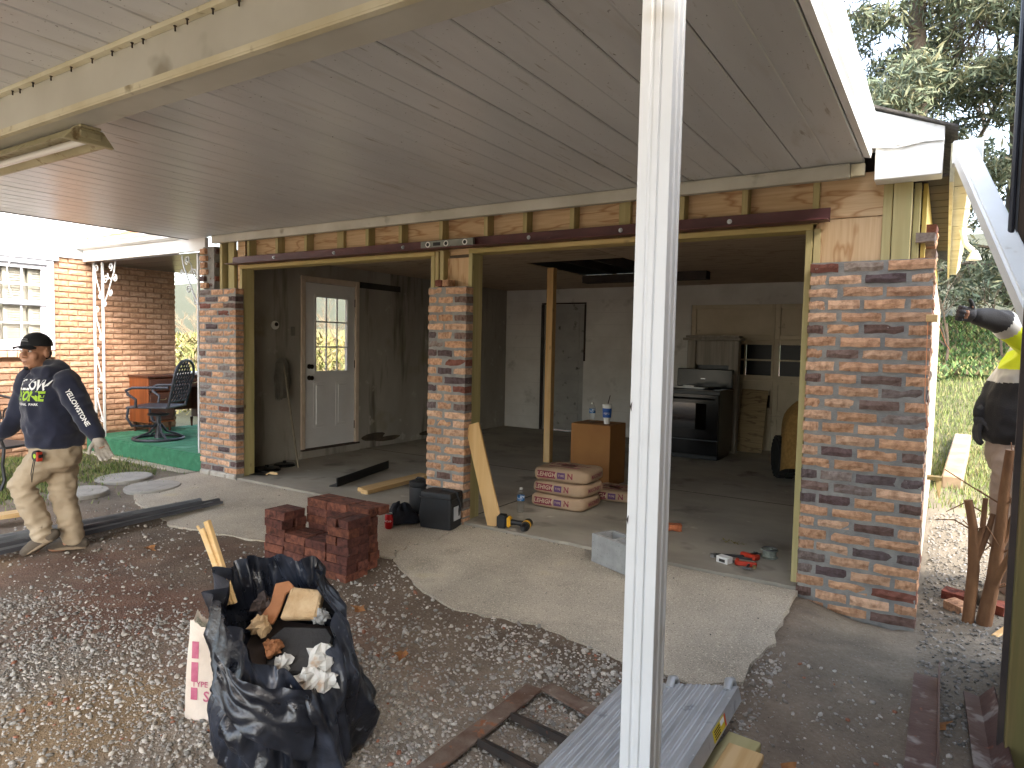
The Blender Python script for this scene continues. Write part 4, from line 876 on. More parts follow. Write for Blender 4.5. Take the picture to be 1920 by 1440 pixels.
b.grid(heap, 36, 12); o = b.build('folded_cap', mat('navy_cloth', '15171f', '20232d', rough=.9, scale=12, bump=.6, bscale=60), smooth=True, fix=False); o.location = (-3.72, -.33, apz(-3.7, -.33)); tag(o, 'crumpled dark navy cap lying beside the boxy cooler', 'cap')
# soda can with its script
cn = T('soda_can', 'small red soda can standing on the concrete apron', 'can', (-3.694, -.488, apz(-3.69, -.49)), R(-15))
b = B(); b.lathe([(.025, 0), (.027, .004), (.0325, .012), (.033, .105), (.027, .118), (.0265, .122), (.024, .12), (0, .118)], 28); b.cur = 0; b.build('body', mat('red_can', 'b3141c', rough=.3, metal=.4), cn, world=False, smooth=40)
b = B(); b.lathe([(.0272, .1185), (.0275, .1225), (.0255, .1228), (.024, .121), (0, .1205)], 24); b.build('lid', m_bolt, cn, world=False, smooth=40)
def wrapcyl(name, body, size, r_, z, a0, m, par, shear=.3, vertical=False, bold=.0):
    vs, fs = text_geo(body, size, bold, 1, shear); b = B()
    out = []
    for p in vs:
        x, y = (p.x, p.y) if not vertical else (-p.y, p.x)
        out.append((r_*math.sin(x/r_+a0), -r_*math.cos(x/r_+a0), z+y))
    b.add(out, fs); return b.build(name, m, par, world=False, fix=False)
m_wp = mat('white_print', 'ececea', rough=.5)
wrapcyl('lettering', 'Coca-Cola', .024, .0336, .066, 0, m_wp, cn)
# bottles and cup
m_pet = glassmat('clear_plastic', (.93, .95, .96, 1), .05); m_blue = mat('blue_label', '2f6fae', 'd9e4ee', rough=.4, scale=40, contrast=(.56, .6))
def bottle(loc, lb):
    t = T('water_bottle', lb, 'bottle', loc, group='plastic water bottles'); b = B()
    b.lathe([(.02, .004), (.03, 0), (.032, .012), (.0315, .03), (.029, .036), (.0315, .042), (.0315, .09), (.033, .1), (.033, .15), (.03, .165), (.02, .188), (.0135, .197), (.0135, .205)], 24, cap=False); b.build('body', m_pet, t, world=False, smooth=40)
    b = B(); b.lathe([(.0337, .103), (.0337, .147)], 24, cap=False); b.build('label_wrap', m_blue, t, world=False, smooth=40)
    b = B(); b.lathe([(.0155, .197), (.0155, .212), (.013, .214), (0, .214)], 14); b.build('cap', m_white, t, world=False, smooth=40)
    wrapcyl('lettering', 'Spring', .02, .0342, .126, .25, m_wp, t, .1); return t
bottle((-3.046, .469, 0), 'clear water bottle with blue label standing on the garage floor'); bottle((-3.13, 2.02, .641), 'clear water bottle standing on the brown carton')
cp = T('drink_cup', 'tall white and blue fast food cup with straw on the brown carton', 'cup', (-2.96, 2.02, .641))
b = B(); b.lathe([(.03, 0), (.033, .05), (.042, .06), (.049, .19), (.05, .195), (.047, .195), (.04, .19), (0, .19)], 26); b.build('body', m_white, cp, world=False, smooth=30)
b = B(); b.lathe([(.0432, .068), (.0482, .165)], 26, cap=False); b.build('blue_band', mat('blue_print', '1f4f9c', '2a5fb0', rough=.5), cp, world=False, smooth=40)
b = B(); b.lathe([(.051, .195), (.051, .205), (.03, .21), (0, .21)], 24); b.build('lid', m_white, cp, world=False, smooth=30)
b = B(); b.tube([(.005, 0, .2), (.03, 0, .3)], .004, 6); b.build('straw', m_dark, cp, world=False)
wrapcyl('lettering', 'PEPSI', .03, .0495, .11, .3, m_wp, cp, 0)
m_card = mat('brown_cardboard', 'a0713f', '94673a', rough=.85, scale=3, spots=('6f4a28', 30, .72, .03))
bx_ = T('cardboard_carton', 'tall brown carton standing behind the stacked cement bags', 'carton', (-3.07, 2.1, 0))
b = B(); b.box(-3.3, -2.85, 1.87, 2.27, .0, .64); b.build('box', m_card, bx_, bevel=.004); b = B(); b.box(-3.29, -2.86, 2.065, 2.075, .6405, .643); b.build('top_seam', m_dark, bx_)
b = B(); b.box(-4.16, -4.071, 2.79, 2.879, 0, 2.398); o = b.build('shoring_post', m_pinez, bevel=.004); tag(o, 'free standing square timber prop between garage floor and ceiling', 'post')
# cement bags
m_kraft = mat('kraft_paper', 'b39a80', 'a58b70', rough=.8, scale=5, bump=.5, bscale=18, bdist=.01); m_maro = mat('maroon_print', '7a2a3a', '8a3a48', rough=.7, scale=20); m_purp = mat('purple_print', '5b3a66', rough=.7); m_kp = mat('kraft_light_print', 'c9b29a', rough=.8)
def sack(loc, rz, lb, L=.54, W=.42, H=.125, seed=0, grp='cement bags stacked in the garage'):
    t = T('cement_bag', lb, 'cement bag', loc, rz, grp)
    def side(u, v):
        a = 2*math.pi*u; c, s = math.cos(a), math.sin(a); e = .28
        ph = (v-.5)*math.pi; kk = math.cos(ph)**.35 if abs(ph) < 1.57 else 0
        x = L/2*math.copysign(abs(c)**e, c)*(.25+.75*kk); y = W/2*math.copysign(abs(s)**e, s)*(.25+.75*kk)
        z = H/2+H/2*math.copysign(abs(math.sin(ph))**.6, math.sin(ph))
        n_ = .010*pn(x*6+seed, y*6, z*9)+.004*pn(x*22, y*22+seed, z*20)
        return (x*(1+n_*2), y*(1+n_*2), z+n_*(1 if v > .2 else 0))
    b = B(); b.grid(side, 72, 20); n = 73
    body = b.build('paper_sack', m_kraft, t, world=False, smooth=True, fix=True)
    bv = bvh_of(body); Mw = wm(t); ux = (Mw.to_3x3() @ Vector((1, 0, 0))); uz = Vector((0, 0, 1)); n0 = Mw @ Vector((-.06, -W/2, H*.52))
    decal('print_panel', rect_geo(.18, .062, 10, 4), n0+ux*-.07, ux, uz, bv, m_maro, t, .0015); decal('lettering', text_geo('LEHIGH', .052, .0012, 1.05, .15), n0+ux*-.07, ux, uz, bv, m_kp, t, .003)
    decal('print_panel', rect_geo(.075, .055, 5, 4), n0+ux*.075, ux, uz, bv, m_purp, t, .0015); decal('lettering', text_geo('TYPE', .026), n0+ux*.075, ux, uz, bv, m_kp, t, .003); decal('lettering', text_geo('N', .07, .002), n0+ux*.16, ux, uz, bv, m_maro, t, .002)
    uy = (Mw.to_3x3() @ Vector((0, 1, 0))); s0 = Mw @ Vector((L/2, 0, H*.5)); decal('lettering', text_geo('MASONRY', .05, .001), s0, uy, uz, bv, m_maro, t, .002)
    tp = Mw @ Vector((0, 0, H)); decal('lettering', text_geo('LEHIGH', .11, .002, 1, .15), tp+uy*.02, ux, uy, bv, m_maro, t, .002); decal('print_panel', rect_geo(.3, .03, 8, 2), tp-uy*.1, ux, uy, bv, m_maro, t, .002)
    return t
sack((-2.84, .92, 0), R(2), 'paper cement bag at the bottom of the stack of three', seed=1); sack((-2.83, .93, .122), R(-2), 'paper cement bag in the middle of the stack of three', seed=5); sack((-2.82, .925, .243), R(4), 'paper cement bag on top of the stack of three', seed=9)
sack((-2.60, 1.48, 0), R(8), 'paper cement bag lying alone behind the stack by the carton', .5, .4, .11, 13)
# leaning board, drill, block
b = B(); d_ = (Vector((-3.235, .03, .80))-Vector((-2.965, -.035, .0))); b.bar((-2.965, -.045, -.0), (-3.215, -.035, .80), .02, .135, up=Vector((.95, .05, .3))); o = b.build('leaning_board', m_pinez, bevel=.002); tag(o, 'clean pine board leaning against the timber jamb', 'board')
dr = T('cordless_drill', 'yellow and black cordless drill lying at the foot of the leaning board', 'drill', (-2.86, -.03, .0), R(18))
m_yel = mat('tool_yellow', 'd9a520', rough=.45); m_tb = mat('tool_black', '17181a', rough=.5)
b = B(); b.box(-.08, .0, -.045, .045, .002, .105); b.build('battery', m_tb, dr, world=False, bevel=.012, seg=2)
b = B(); b.box(.001, .03, -.04, .04, .01, .095); b.build('battery_mount', m_yel, dr, world=False, bevel=.01, seg=2)
b = B(); b.tube([(.03, 0, .05), (.08, 0, .048), (.13, 0, .045)], [.026, .02, .024], 10); b.build('grip', m_tb, dr, world=False, smooth=50)
b = B(); b.tube([(.16, -.08, .042), (.16, .05, .042), (.16, .06, .042)], [.036, .036, .03], 14); b.cur = 1; b.tube([(.16, -.08, .042), (.16, -.12, .042), (.16, -.15, .042)], [.03, .026, .016], 14); b.build('motor_head', [m_tb, m_tb], dr, world=False, smooth=40)
b = B(); b.tube([(.16, -.045, .042), (.16, -.015, .042)], .0375, 14); b.build('collar', m_yel, dr, world=False, smooth=40)
m_cmu = mat('grey_block', '8e8f8e', '9d9e9c', rough=.95, scale=12, bump=.9, bscale=150, bdist=.004, spots=('6d6e6d', 90, .62, .05))
cb = T('concrete_block', 'grey hollow concrete block sitting on the apron behind the post', 'concrete block', (-1.99, -.307, apz(-1.9, -.35)+.003), R(-24))
b = B(); L_, W_, H_ = .397, .194, .194
for (x0, x1, y0, y1) in ((0, L_, 0, .03), (0, L_, W_-.03, W_), (0, .03, .03, W_-.03), (L_-.03, L_, .03, W_-.03), (L_/2-.015, L_/2+.015, .03, W_-.03)): b.box(x0, x1, y0, y1, 0, H_)
b.build('block', m_cmu, cb, world=False)
# small tools in the right-hand doorway
m_rede = mat('red_tool_paint', 'c0391f', 'a83019', rough=.5, scale=20); m_steel = mat('worn_steel', '5a5a5a', rough=.4, metal=.8)
t = T('small_carton', 'tiny white cardboard box among the tools on the sill', 'box', (-1.2, .12, 0), R(-20)); b = B(); b.box(-.045, .045, -.03, .03, .001, .045); b.build('box', m_white, t, world=False, bevel=.002); b = B(); b.box(-.02, .025, -.0315, -.0303, .01, .03); b.build('printed_mark', m_steel, t, world=False)
def clamp(loc, rz, lb):
    t = T('corner_clamp', lb, 'clamp', loc, rz, 'red clamps on the garage sill'); b = B()
    b.box(-.07, .07, -.018, .018, .002, .03); b.box(-.07, -.045, -.018, .05, .002, .036); b.build('body', m_rede, t, world=False, bevel=.006); b = B(); b.tube([(.02, -.018, .018), (.01, -.10, .016)], .009, 8); b.tube([(-.015, -.10, .016), (.035, -.10, .016)], .006, 6); b.build('screw_handle', m_steel, t, world=False)
    b = B(); b.lathe([(.012, 0), (.012, .02), (0, .021)], 10, (.055, -.03, .002)); b.build('foot', m_brass, t, world=False)
clamp((-1.06, .13, 0), R(10), 'red clamp nearest the apron edge among the tools'); clamp((-1.08, .33, 0), R(160), 'red clamp lying just behind the first, beside the wire reel')
t = T('wire_reel', 'grey reel of tie wire on the floor near the jamb', 'reel', (-.97, .42, 0), R(30)); b = B(); b.lathe([(.055, .001), (.06, .006), (.045, .01), (.045, .05), (.06, .055), (.055, .06), (.02, .06), (.02, .05), (0, .05)], 22); b.build('spool', mat('grey_green_wire', '6b7068', '858a80', rough=.6, scale=60), t, world=False, smooth=30); b = B(); ring(b, .05, .063, .004, 20); b.build('wire_loop', m_steel, t, world=False)
t = T('locking_pliers', 'black and silver locking pliers lying open on the garage sill', 'pliers', (-1.30, .2, 0), R(-14)); b = B(); b.tube([(0, 0, .012), (.06, .004, .013), (.13, -.01, .012), (.22, -.03, .01)], [.012, .009, .009, .008], 8); b.build('lower_arm', m_steel, t, world=False, smooth=50); b = B(); b.tube([(.0, .01, .014), (.05, .05, .016), (.11, .10, .014), (.15, .12, .012)], [.012, .009, .01, .008], 8); b.build('upper_arm', m_tb, t, world=False, smooth=50); b = B(); b.lathe([(.018, 0), (.018, .024), (0, .025)], 12); b.build('pivot', m_bolt, t, world=False)
t = T('hex_key', 'bent black bar clamp frame on the floor behind the white box', 'tool', (-1.17, .30, 0), R(5)); b = B(); b.tube([(0, 0, .008), (.1, .05, .008), (.16, .02, .008), (.11, -.03, .008), (.02, -.04, .008)], .007, 6); b.build('bar', m_tb, t, world=False)
o = link('brick_piece', brick_mesh('brick_piece', m_brick, 91, 1.2), None); o.scale = (.12, .09, .05); o.location = (-1.79, .63, .001); o.rotation_euler = (0, 0, R(25)); o.color = lin('c4744a'); tag(o, 'broken piece of orange brick on the garage floor behind the post', 'brick piece')
pt_ = []; b = B()
for k in range(26):
    a = random.random()*6.28; x, y = random.uniform(-.09, .09), random.uniform(-.03, .03); b.add([(x, y, .002), (x+.03*math.cos(a), y+.03*math.sin(a), .012*random.random()+.004), (x+.02*math.cos(a+.5), y+.02*math.sin(a+.5), .003)], [(0, 1, 2)])
o = b.build('weed_scraps', mat('yellow_weed', '8f8a3a', '6b5a32', rough=.9, scale=60), fix=False); o.location = (-1.27, .64, 0); tag(o, 'dry yellow weed scraps on the garage floor', 'weeds', kind='stuff')
# spirit level on the lintel
lv_ = T('spirit_level', 'grey metal spirit level resting on the maroon lintels', 'level', (-3.47, -.075, 2.2305), R(-.0))
m_lv = mat('grey_level_body', '8d8f88', '7a7c76', rough=.45, metal=.5, scale=12, spots=('5a5a54', 30, .66, .05))
b = B(); b.box(-.27, .27, -.012, .012, 0, .062); b.build('body', m_lv, lv_, world=False, bevel=.003)
for x in (-.19, .0, .19):
    b = B(); Mr = Matrix.Rotation(R(90), 4, 'X'); b.lathe([(.02, .0121), (.024, .0121), (.024, .016), (.016, .016), (.016, .013), (0, .013)], 18, (x, 0, .031), Mr); b.build('vial', m_wp if x else m_white, lv_, world=False, smooth=40)
    b = B(); b.lathe([(.0155, .0165), (0, .0166)], 14, (x, 0, .031), Mr); b.build('vial_window', m_blk2, lv_, world=False)
b = B(); b.box(-.135, -.06, -.0135, -.0121, .018, .046); b.build('hand_slot', m_blk2, lv_, world=False)
for x, lb in ((-3.575, 'loose half brick on top of the middle pier, the leftmost of the pair'), (-3.50, 'loose half brick on top of the middle pier, turned end on')):
    o = link('loose_half_brick', random.choice(BR)); o.scale = (.065, .095, .055); o.location = (x, -.10, -.03+27*CR-.005); o.color = bcol(.2); tag(o, lb, 'brick', 'loose half bricks on the middle pier')
# ------------------------------------------------------------------ stack of red bricks on the apron edge
m_rb = mat('red_brick', '888888', '8d7a72', rough=.9, scale=25, bump=.7, bscale=150, stretch=(.2, .09, .0575), rand=True, objcol=True, bdist=.004, contrast=(.35, .7), spots=[('2b1a16', 35, .64, .08, (.2, .09, .0575)), ('8a7a6c', 60, .71, .05, (.2, .09, .0575))])
def rbm(seed):
    b = B(); b.box(0, 1, 0, 1, 0, 1); me = b.mesh('red_brick', m_rb); bm = bmesh.new(); bm.from_mesh(me); rnd = random.Random(seed)
    for v in bm.verts: v.co += Vector((rnd.uniform(-.015, .015), rnd.uniform(-.03, .03), rnd.uniform(-.02, .02)))
    bmesh.ops.bevel(bm, geom=bm.edges[:], offset=.02, segments=1, affect='EDGES'); bm.to_mesh(me); bm.free(); return me
RB = [rbm(k) for k in range(5)]
def rbrick(x, y, z, along, lb, g='red bricks in the yard stack', L=.198, W=.092, H=.0575):
    o = link('red_brick', random.choice(RB)); r_ = random.uniform(-.05, .05); j = random.uniform(-.006, .006)
    if along == 'x': o.location = (x+j, y+j, z); o.scale = (L, W, H); o.rotation_euler = (0, 0, r_)
    else: o.location = (x+W+j, y+j, z); o.scale = (L, W, H); o.rotation_euler = (0, 0, R(90)+r_)
    c = lin(random.choice(('74432f', '693c2c', '804c38', '5f352a', '744638'))); o.color = c; return tag(o, lb, 'brick', g)
HB = .0595; gz_ = -.125; x0s, y0s = -3.395, -1.415
ORD = ('bottom', 'second', 'third', 'fourth', 'fifth', 'sixth', 'top')
for k in range(7):
    lb = 'red brick, %s of the %s course of the square corner column'
    if k % 2: rbrick(x0s, y0s, gz_+k*HB, 'x', lb % ('front', ORD[k])); rbrick(x0s, y0s+.102, gz_+k*HB, 'x', lb % ('back', ORD[k]))
    else: rbrick(x0s, y0s, gz_+k*HB, 'y', lb % ('left', ORD[k])); rbrick(x0s+.102, y0s, gz_+k*HB, 'y', lb % ('right', ORD[k]))
for k in range(7):                                     # back row
    for i in range(3):
        lb = 'red brick, %s in the %s course of the stack\'s back row' % (('next to the corner column', 'middle one', 'leftmost')[i], ORD[k])
        rbrick(x0s-.02-.205*i-(.0 if k % 2 else .01), y0s+.215, gz_+.03+k*HB, 'x', lb)
        if k == 6: rbrick(x0s-.02-.205*i, y0s+.315, gz_+.03+k*HB, 'x', 'red brick, %s of the rearmost top line behind the back row' % ('right end', 'middle', 'left end')[i])
for k in range(6):                                     # left arm
    for yo in (0, .102): rbrick(x0s-.625, y0s+.0+yo, gz_+.02+k*HB, 'x', 'red brick, %s in the %s course of the stack\'s left arm' % ('rear' if yo else 'front', ORD[k]))
for k in range(4):                                     # low seat between the arms
    for i in range(2):
        for yo in (0, .104): rbrick(x0s-.415+.205*i, y0s+yo, gz_+k*HB, 'x', 'red brick, %s %s in the %s course of the low seat between arms' % ('rear' if yo else 'front', ('left', 'right')[i], ORD[k]))
# ------------------------------------------------------------------ long steel sections and boards on the ground at left
m_galv = mat('dull_galvanised', '9fa3a6', '7d8185', rough=.35, metal=.5, scale=5, stretch=(6, .6, 1))
m_gdark = mat('dark_channel', '515359', '63656b', rough=.35, metal=.5, scale=5)
SB = [(-5.50, -.74, -5.52, -3.2, .02), (-5.56, -.80, -5.62, -3.2, .02), (-5.60, -.70, -5.74, -3.2, .02), (-5.66, -.95, -5.86, -3.1, .02), (-5.70, -1.0, -5.98, -3.1, .02), (-5.78, -.92, -6.10, -3.0, .02), (-5.545, -.9, -5.6, -3.2, .055), (-5.64, -.86, -5.84, -3.2, .055)]
for i, (xa, ya, xb, yb, zo) in enumerate(SB):
    b = B(); za = max(apz(xa, ya), gh(xa, ya)+.0)+zo; zb = gh(xb, yb)+.012+zo
    d_ = Vector((xb-xa, yb-ya, zb-za)); L = d_.length; d_.normalize(); sd_ = d_.cross(Vector((0, 0, 1))).normalized(); u_ = sd_.cross(d_)
    Mk = Matrix((sd_, u_, d_)).transposed().to_4x4(); Mk.translation = (xa, ya, za)
    b.prism([(-.014, -.012), (.014, -.012), (.014, .012), (.0115, .012), (.0115, -.0095), (-.0115, -.0095), (-.0115, .012), (-.014, .012)], L, Mk)
    o = b.build('steel_channel', m_galv if i % 2 else m_gdark); tag(o, 'steel channel, '+('nearest the brick stack', 'second from the brick stack side', 'third in from the brick stack side', 'fourth, in the middle of the fanned row', 'fifth, beside the middle one', 'farthest out, nearest the pine plank', 'lying on top of the bundle nearest the stack', 'lying on top of the bundle nearer the walking man')[i], 'steel channel', 'long steel channels laid on the ground')
b = B(); b.bar((-6.52, -1.9, -.055), (-6.75, -3.1, -.06), .14, .038); o = b.build('pine_plank', m_piney, bevel=.003); tag(o, 'pale pine plank on the ground behind the man\'s front leg', 'plank')
# ------------------------------------------------------------------ near right: scaffold plank, frame, lumber, rusty angles
m_alu = mat('scuffed_aluminium', 'b9bbbd', 'a2a4a6', rough=.42, metal=.35, scale=7, stretch=(3, .6, 1), bump=.12, bscale=40, rvar=.12, spots=[('85878a', 9, .62, .1), ('d2d3d2', 25, .7, .04)])
al = T('scaffold_plank', 'ribbed aluminium scaffold plank lying beside the white post', 'scaffold plank', (-.9, -2.2, -.13))
Mp = Matrix(((.969, 0, -.247, -1.16), (0, 1, 0, -3.4), (.247, 0, .969, -.06), (0, 0, 0, 1))); W_ = .526
P = [(0, -.06), (0, 0)]
for k in range(12):
    x = .02+k*(W_-.04)/12; s = (W_-.04)/12; P += [(x, 0), (x+.003, .004), (x+.009, .004), (x+.012, 0), (x+.016, .004), (x+.022, .004), (x+.025, 0)]
P += [(W_, 0), (W_, -.06), (W_-.004, -.06), (W_-.004, -.006), (.004, -.006), (.004, -.06)]
b = B(); b.prism(P, 1.70, Mp @ Matrix(((1, 0, 0, 0), (0, 0, 1, 0), (0, 1, 0, 0), (0, 0, 0, 1)))); b.build('deck', m_alu, al)
for x in (.24, .49):
    b = B(); b.tube([Mp @ Vector((x, 1.66, -.005)), Mp @ Vector((x, 1.70, .02)), Mp @ Vector((x, 1.735, .008)), Mp @ Vector((x, 1.74, -.03))], .018, 8); b.build('hook', m_alu, al, smooth=50)
mlab = mat('yellow_label', 'd9c21f', 'cbb418', rough=.5, scale=30); b = B(); b.box(W_+.0006, W_+.0016, 1.32, 1.46, -.052, -.008, Mp); lab = b.build('warning_label', mlab, al)
b = B(); b.box(W_+.0018, W_+.0024, 1.41, 1.455, -.03, -.012, Mp); b.build('label_picture', m_wp, lab); b = B(); b.box(W_+.0018, W_+.0024, 1.462, 1.475, -.052, -.008, Mp); b.build('label_stripe', mat('orange_stripe', 'd9581f', rough=.5), lab)
for j in range(4):
    b = B(); b.box(W_+.0018, W_+.0024, 1.335, 1.40, -.047+j*.009, -.043+j*.009, Mp); b.build('label_line', m_dark, lab)
for i, (a, c, lb) in enumerate((((-.60, -1.78, -.105), (-.72, -3.2, -.10), 'short greenish ribbed board under the scaffold plank, the farther one'), ((-.56, -1.93, -.062), (-.60, -3.2, -.06), 'thick pale timber under the scaffold plank, nearest its yellow label'))):
    b = B(); b.bar(a, c, .13, .038); o = b.build('timber_offcut', m_piney if i else m_pty, bevel=.004); tag(o, lb, 'timber', 'timbers under the scaffold plank')
m_rust = mat('rusty_flat_steel', '7a6b5f', '5e4638', rough=.75, metal=.25, scale=9, bump=.5, bscale=50, spots=[('8c5a3c', 14, .6, .08), ('94897d', 20, .64, .06)])
m_rdk = mat('dark_rusty_steel', '3b3836', '4d4038', rough=.6, metal=.4, scale=9, spots=('7a4a34', 10, .64, .08))
fr_ = T('steel_ladder', 'rusty ladder-like steel frame lying on the gravel under the scaffold plank', 'steel frame', (-1.4, -2.2, -.12))
A_, B_, = Vector((-1.50, -1.90, -.10)), Vector((-1.53, -3.05, -.105)); C2 = Vector((-1.05, -1.98, -.10))
b = B(); b.bar(A_, B_, .085, .012); b.build('rail', m_rust, fr_, bevel=.002); b = B(); b.bar(A_+Vector((.045, .03, .004)), C2, .075, .012); b.build('rail', m_rust, fr_, bevel=.002)
for k in range(3):
    o_ = A_+(B_-A_)*(.2+.2*k); b = B(); b.bar(o_+Vector((.045, 0, -.006)), o_+Vector((.5, -.06, -.0)), .05, .008, up=(0, .5, 1)); b.bar(o_+Vector((.045, -.03, .0)), o_+Vector((.5, -.09, .0)), .006, .03); b.build('rung', m_rdk, fr_)
m_ra = mat('maroon_rust_angle', '6e5a55', '57403c', rough=.55, metal=.3, scale=6, bump=.3, bscale=60, spots=[('9a9490', 8, .58, .1), ('8a5a48', 20, .66, .06)])
for (xa, ya, xb, yb, fl, lb) in ((-.0, -.70, -.02, -1.9, 0, 'grey maroon steel angle on the dirt, the wider one farther from the shed'), (.20, -.80, .17, -1.9, 1, 'rusty steel angle lying trough up beside the shed post')):
    L = 1.2; b = B(); Mk = Matrix.Translation((xa, ya, gh(xa, ya)+.012)) @ Matrix.Rotation(R(181 if fl else 180), 4, 'Z') @ Matrix.Rotation(R(4), 4, 'X') @ Matrix(((1, 0, 0, 0), (0, 0, 1, 0), (0, 1, 0, 0), (0, 0, 0, 1)))
    b.prism([(-.05, 0), (.055, 0), (.055, .007), (-.043, .007), (-.043, .085), (-.05, .085)] if not fl else [(-.06, .07), (-.055, .074), (-.004, .01), (.055, .02), (.056, .012), (-.008, 0)], L, Mk); tag(b.build('steel_angle', m_ra), lb, 'steel angle', 'rusty steel angles on the dirt')
# ------------------------------------------------------------------ rubbish sack, open mortar bag
BX, BY_, BZ = -2.05, -2.805, -.14
bagT = T('rubbish_bag', 'black plastic rubbish sack, open and full of debris, on the gravel', 'rubbish bag', (BX, BY_, BZ))
CR_, CF_ = Vector((.844, .537, 0)), Vector((-.537, .844, 0))     # local right / away axes of the sack
def ridge(v): return 1-abs(v)*2
def bagpt(u, v):
    a = 2*math.pi*u                                    # a=0 right, 90 away, 270 toward the viewer
    c, s = math.cos(a), math.sin(a)
    front = max(0, -math.sin(a+R(8)))
    dg_ = math.degrees(a) % 360
    RIM = [(0, .68), (40, .71), (90, .72), (140, .71), (180, .69), (225, .62), (270, .48), (300, .36), (318, .37), (335, .52), (350, .65), (360, .68)]
    for (a0, z0_), (a1, z1_) in zip(RIM[:-1], RIM[1:]):
        if dg_ <= a1: rim = z0_+(z1_-z0_)*(dg_-a0)/(a1-a0); break
    rim += .014*math.sin(9*a)
    z = rim*v
    prof = [(0, .22), (.08, .27), (.25, .29), (.5, .275), (.7, .235), (.85, .205), (1, .19)]
    h = z/.72
    for (h0, r0), (h1, r1) in zip(prof[:-1], prof[1:]):
        if h <= h1: r_ = r0+(r1-r0)*(h-h0)/(h1-h0); break
    else: r_ = prof[-1][1]
    lean = -.10*h*h-.02*h+.025
    # creases: long slanted ridges, stronger low on the sack
    ca, sa = math.cos(a), math.sin(a); f1 = ridge(noise.noise(Vector((ca*1.6+z*1.6, sa*1.6, z*1.4)))); f2 = ridge(noise.noise(Vector((ca*4-z*2.2, sa*4+z*1.5, z*1.8+7)))); f3 = ridge(noise.noise(Vector((ca*9+z*2, sa*9, z*3.4+3))))
    r_ += .050*f1-.028+.030*f2-.015+.016*f3-.006
    fold = math.exp(-((z-.40-.10*math.sin(a+.6))/.035)**2)*front; r_ -= .028*fold; r_ += .03*math.exp(-((z-.33-.10*math.sin(a+.6))/.06)**2)*front
    if v > .9: r_ += .012*math.sin(11*a)*(v-.9)*10
    x, y = r_*c*1.0+lean, r_*s*.92
    return x, y, z
bag = B()
NU, NV = 200, 90
def bw(u, v):
    x, y, z = bagpt(u % 1, v); p = Vector((BX, BY_, BZ))+CR_*x+CF_*y; return (p.x, p.y, p.z+z)
bag.grid(bw, NU, NV)
def bwi(u, v):                                         # inner skin turned down into the mouth
    v2 = 1-.45*v; x, y, z = bagpt(u % 1, v2); k = 1-.05*v-.012; p = Vector((BX, BY_, BZ))+CR_*x*k+CF_*y*k; return (p.x, p.y, p.z+z+.003-.003*v)
bag.grid(bwi, NU, 40)
mb = mat('black_plastic_film', '171a22', rough=.3, spec=.6, scale=7, bump=.35, bscale=14, bdist=.02, rvar=.1, spots=[('454b59', 4, .48, .3), ('777b83', 24, .66, .14), ('8d8778', 9, .74, .06)])  # blue-grey mottling puts the film's sheen into the colour, mixed with dust
bag.build('sack_film', mb, bagT, smooth=True, fix=False)
# torn flap hanging outward at the front
def flap(u, v):
    x = -.20+.34*u+.02*math.sin(3*v); z = .50-.20*v*(.6+.6*u)-.15*u-.02*math.sin(5*u); y = -.235-.06*math.sin(math.pi*u)-.03*v+.018*ridge(pn(u*4, v*3, 2))
    p = Vector((BX, BY_, BZ))+CR_*x+CF_*y; return (p.x, p.y, p.z+z)
b = B(); b.grid(flap, 40, 26); b.build('torn_flap', mb, bagT, smooth=True, fix=False)
def inbag(x, y, z): return Vector((BX, BY_, BZ))+CR_*x+CF_*y+Vector((0, 0, z))
RZB = YAW
# debris in the mouth
m_clay = mat('brown_tile_back', '8a5a38', 'a06b45', rough=.8, scale=8, bump=.3, bscale=40); m_stonep = mat('tan_stone_chip', 'a88a63', 'c0a682', rough=.9, scale=14, bump=.9, bscale=60)
b = B(); b.prism([(-.07, -.07), (-.02, -.06), (.0, -.01), (.015, .05), (.05, .07), (.02, .10), (-.03, .09), (-.04, .02), (-.07, -.03)], .016, Matrix.Rotation(R(62), 4, 'X')); o = b.build('tile_shard', m_clay, bevel=.004); o.location = inbag(-.05, .03, .56); o.rotation_euler = (0, 0, RZB+.1); tag(o, 'curved brown tile shard standing in the rubbish sack', 'shard')
b = B(); b.prism([(-.07, -.06), (.07, -.05), (.075, .055), (-.05, .06)], .05, Matrix.Rotation(R(60), 4, 'X')); o = b.build('stone_chunk', m_stonep, bevel=.008); o.location = inbag(.04, .03, .57); o.rotation_euler = (0, 0, RZB-.1); tag(o, 'tan rough stone chunk lying in the rubbish sack mouth', 'stone')
b = B(); b.prism([(-.10, -.09), (.09, -.09), (.12, .04), (.09, .08), (-.07, .085), (-.12, .03)], .035, Matrix.Rotation(R(42), 4, 'X')); o = b.build('slate_piece', mat('black_slate', '1d1d1f', '2f2e2e', rough=.7, scale=8, bump=.5, bscale=40, spots=('7a6a5a', 12, .7, .05)), bevel=.006); o.location = inbag(.05, -.06, .43); o.rotation_euler = (0, 0, RZB+.05); tag(o, 'flat black slate piece in the middle of the rubbish sack', 'slate')
b = B(); b.box(-.15, .15, -.13, .13, -.02, .02); o = b.build('dark_board', m_dark, bevel=.004); o.location = inbag(-.01, -.01, .42); o.rotation_euler = (.25, .1, RZB); tag(o, 'dark scrap board under the slate in the rubbish sack', 'board')
def crum(seed, s):
    def f(u, v):
        a = 2*math.pi*u; ph = (v-.5)*math.pi; d = Vector((math.cos(ph)*math.cos(a), math.cos(ph)*math.sin(a), math.sin(ph))); k = s*(1+.9*pn(d.x*2+seed, d.y*2, d.z*2)); return tuple(d*k)
    b = B(); b.grid(f, 14, 8); return b
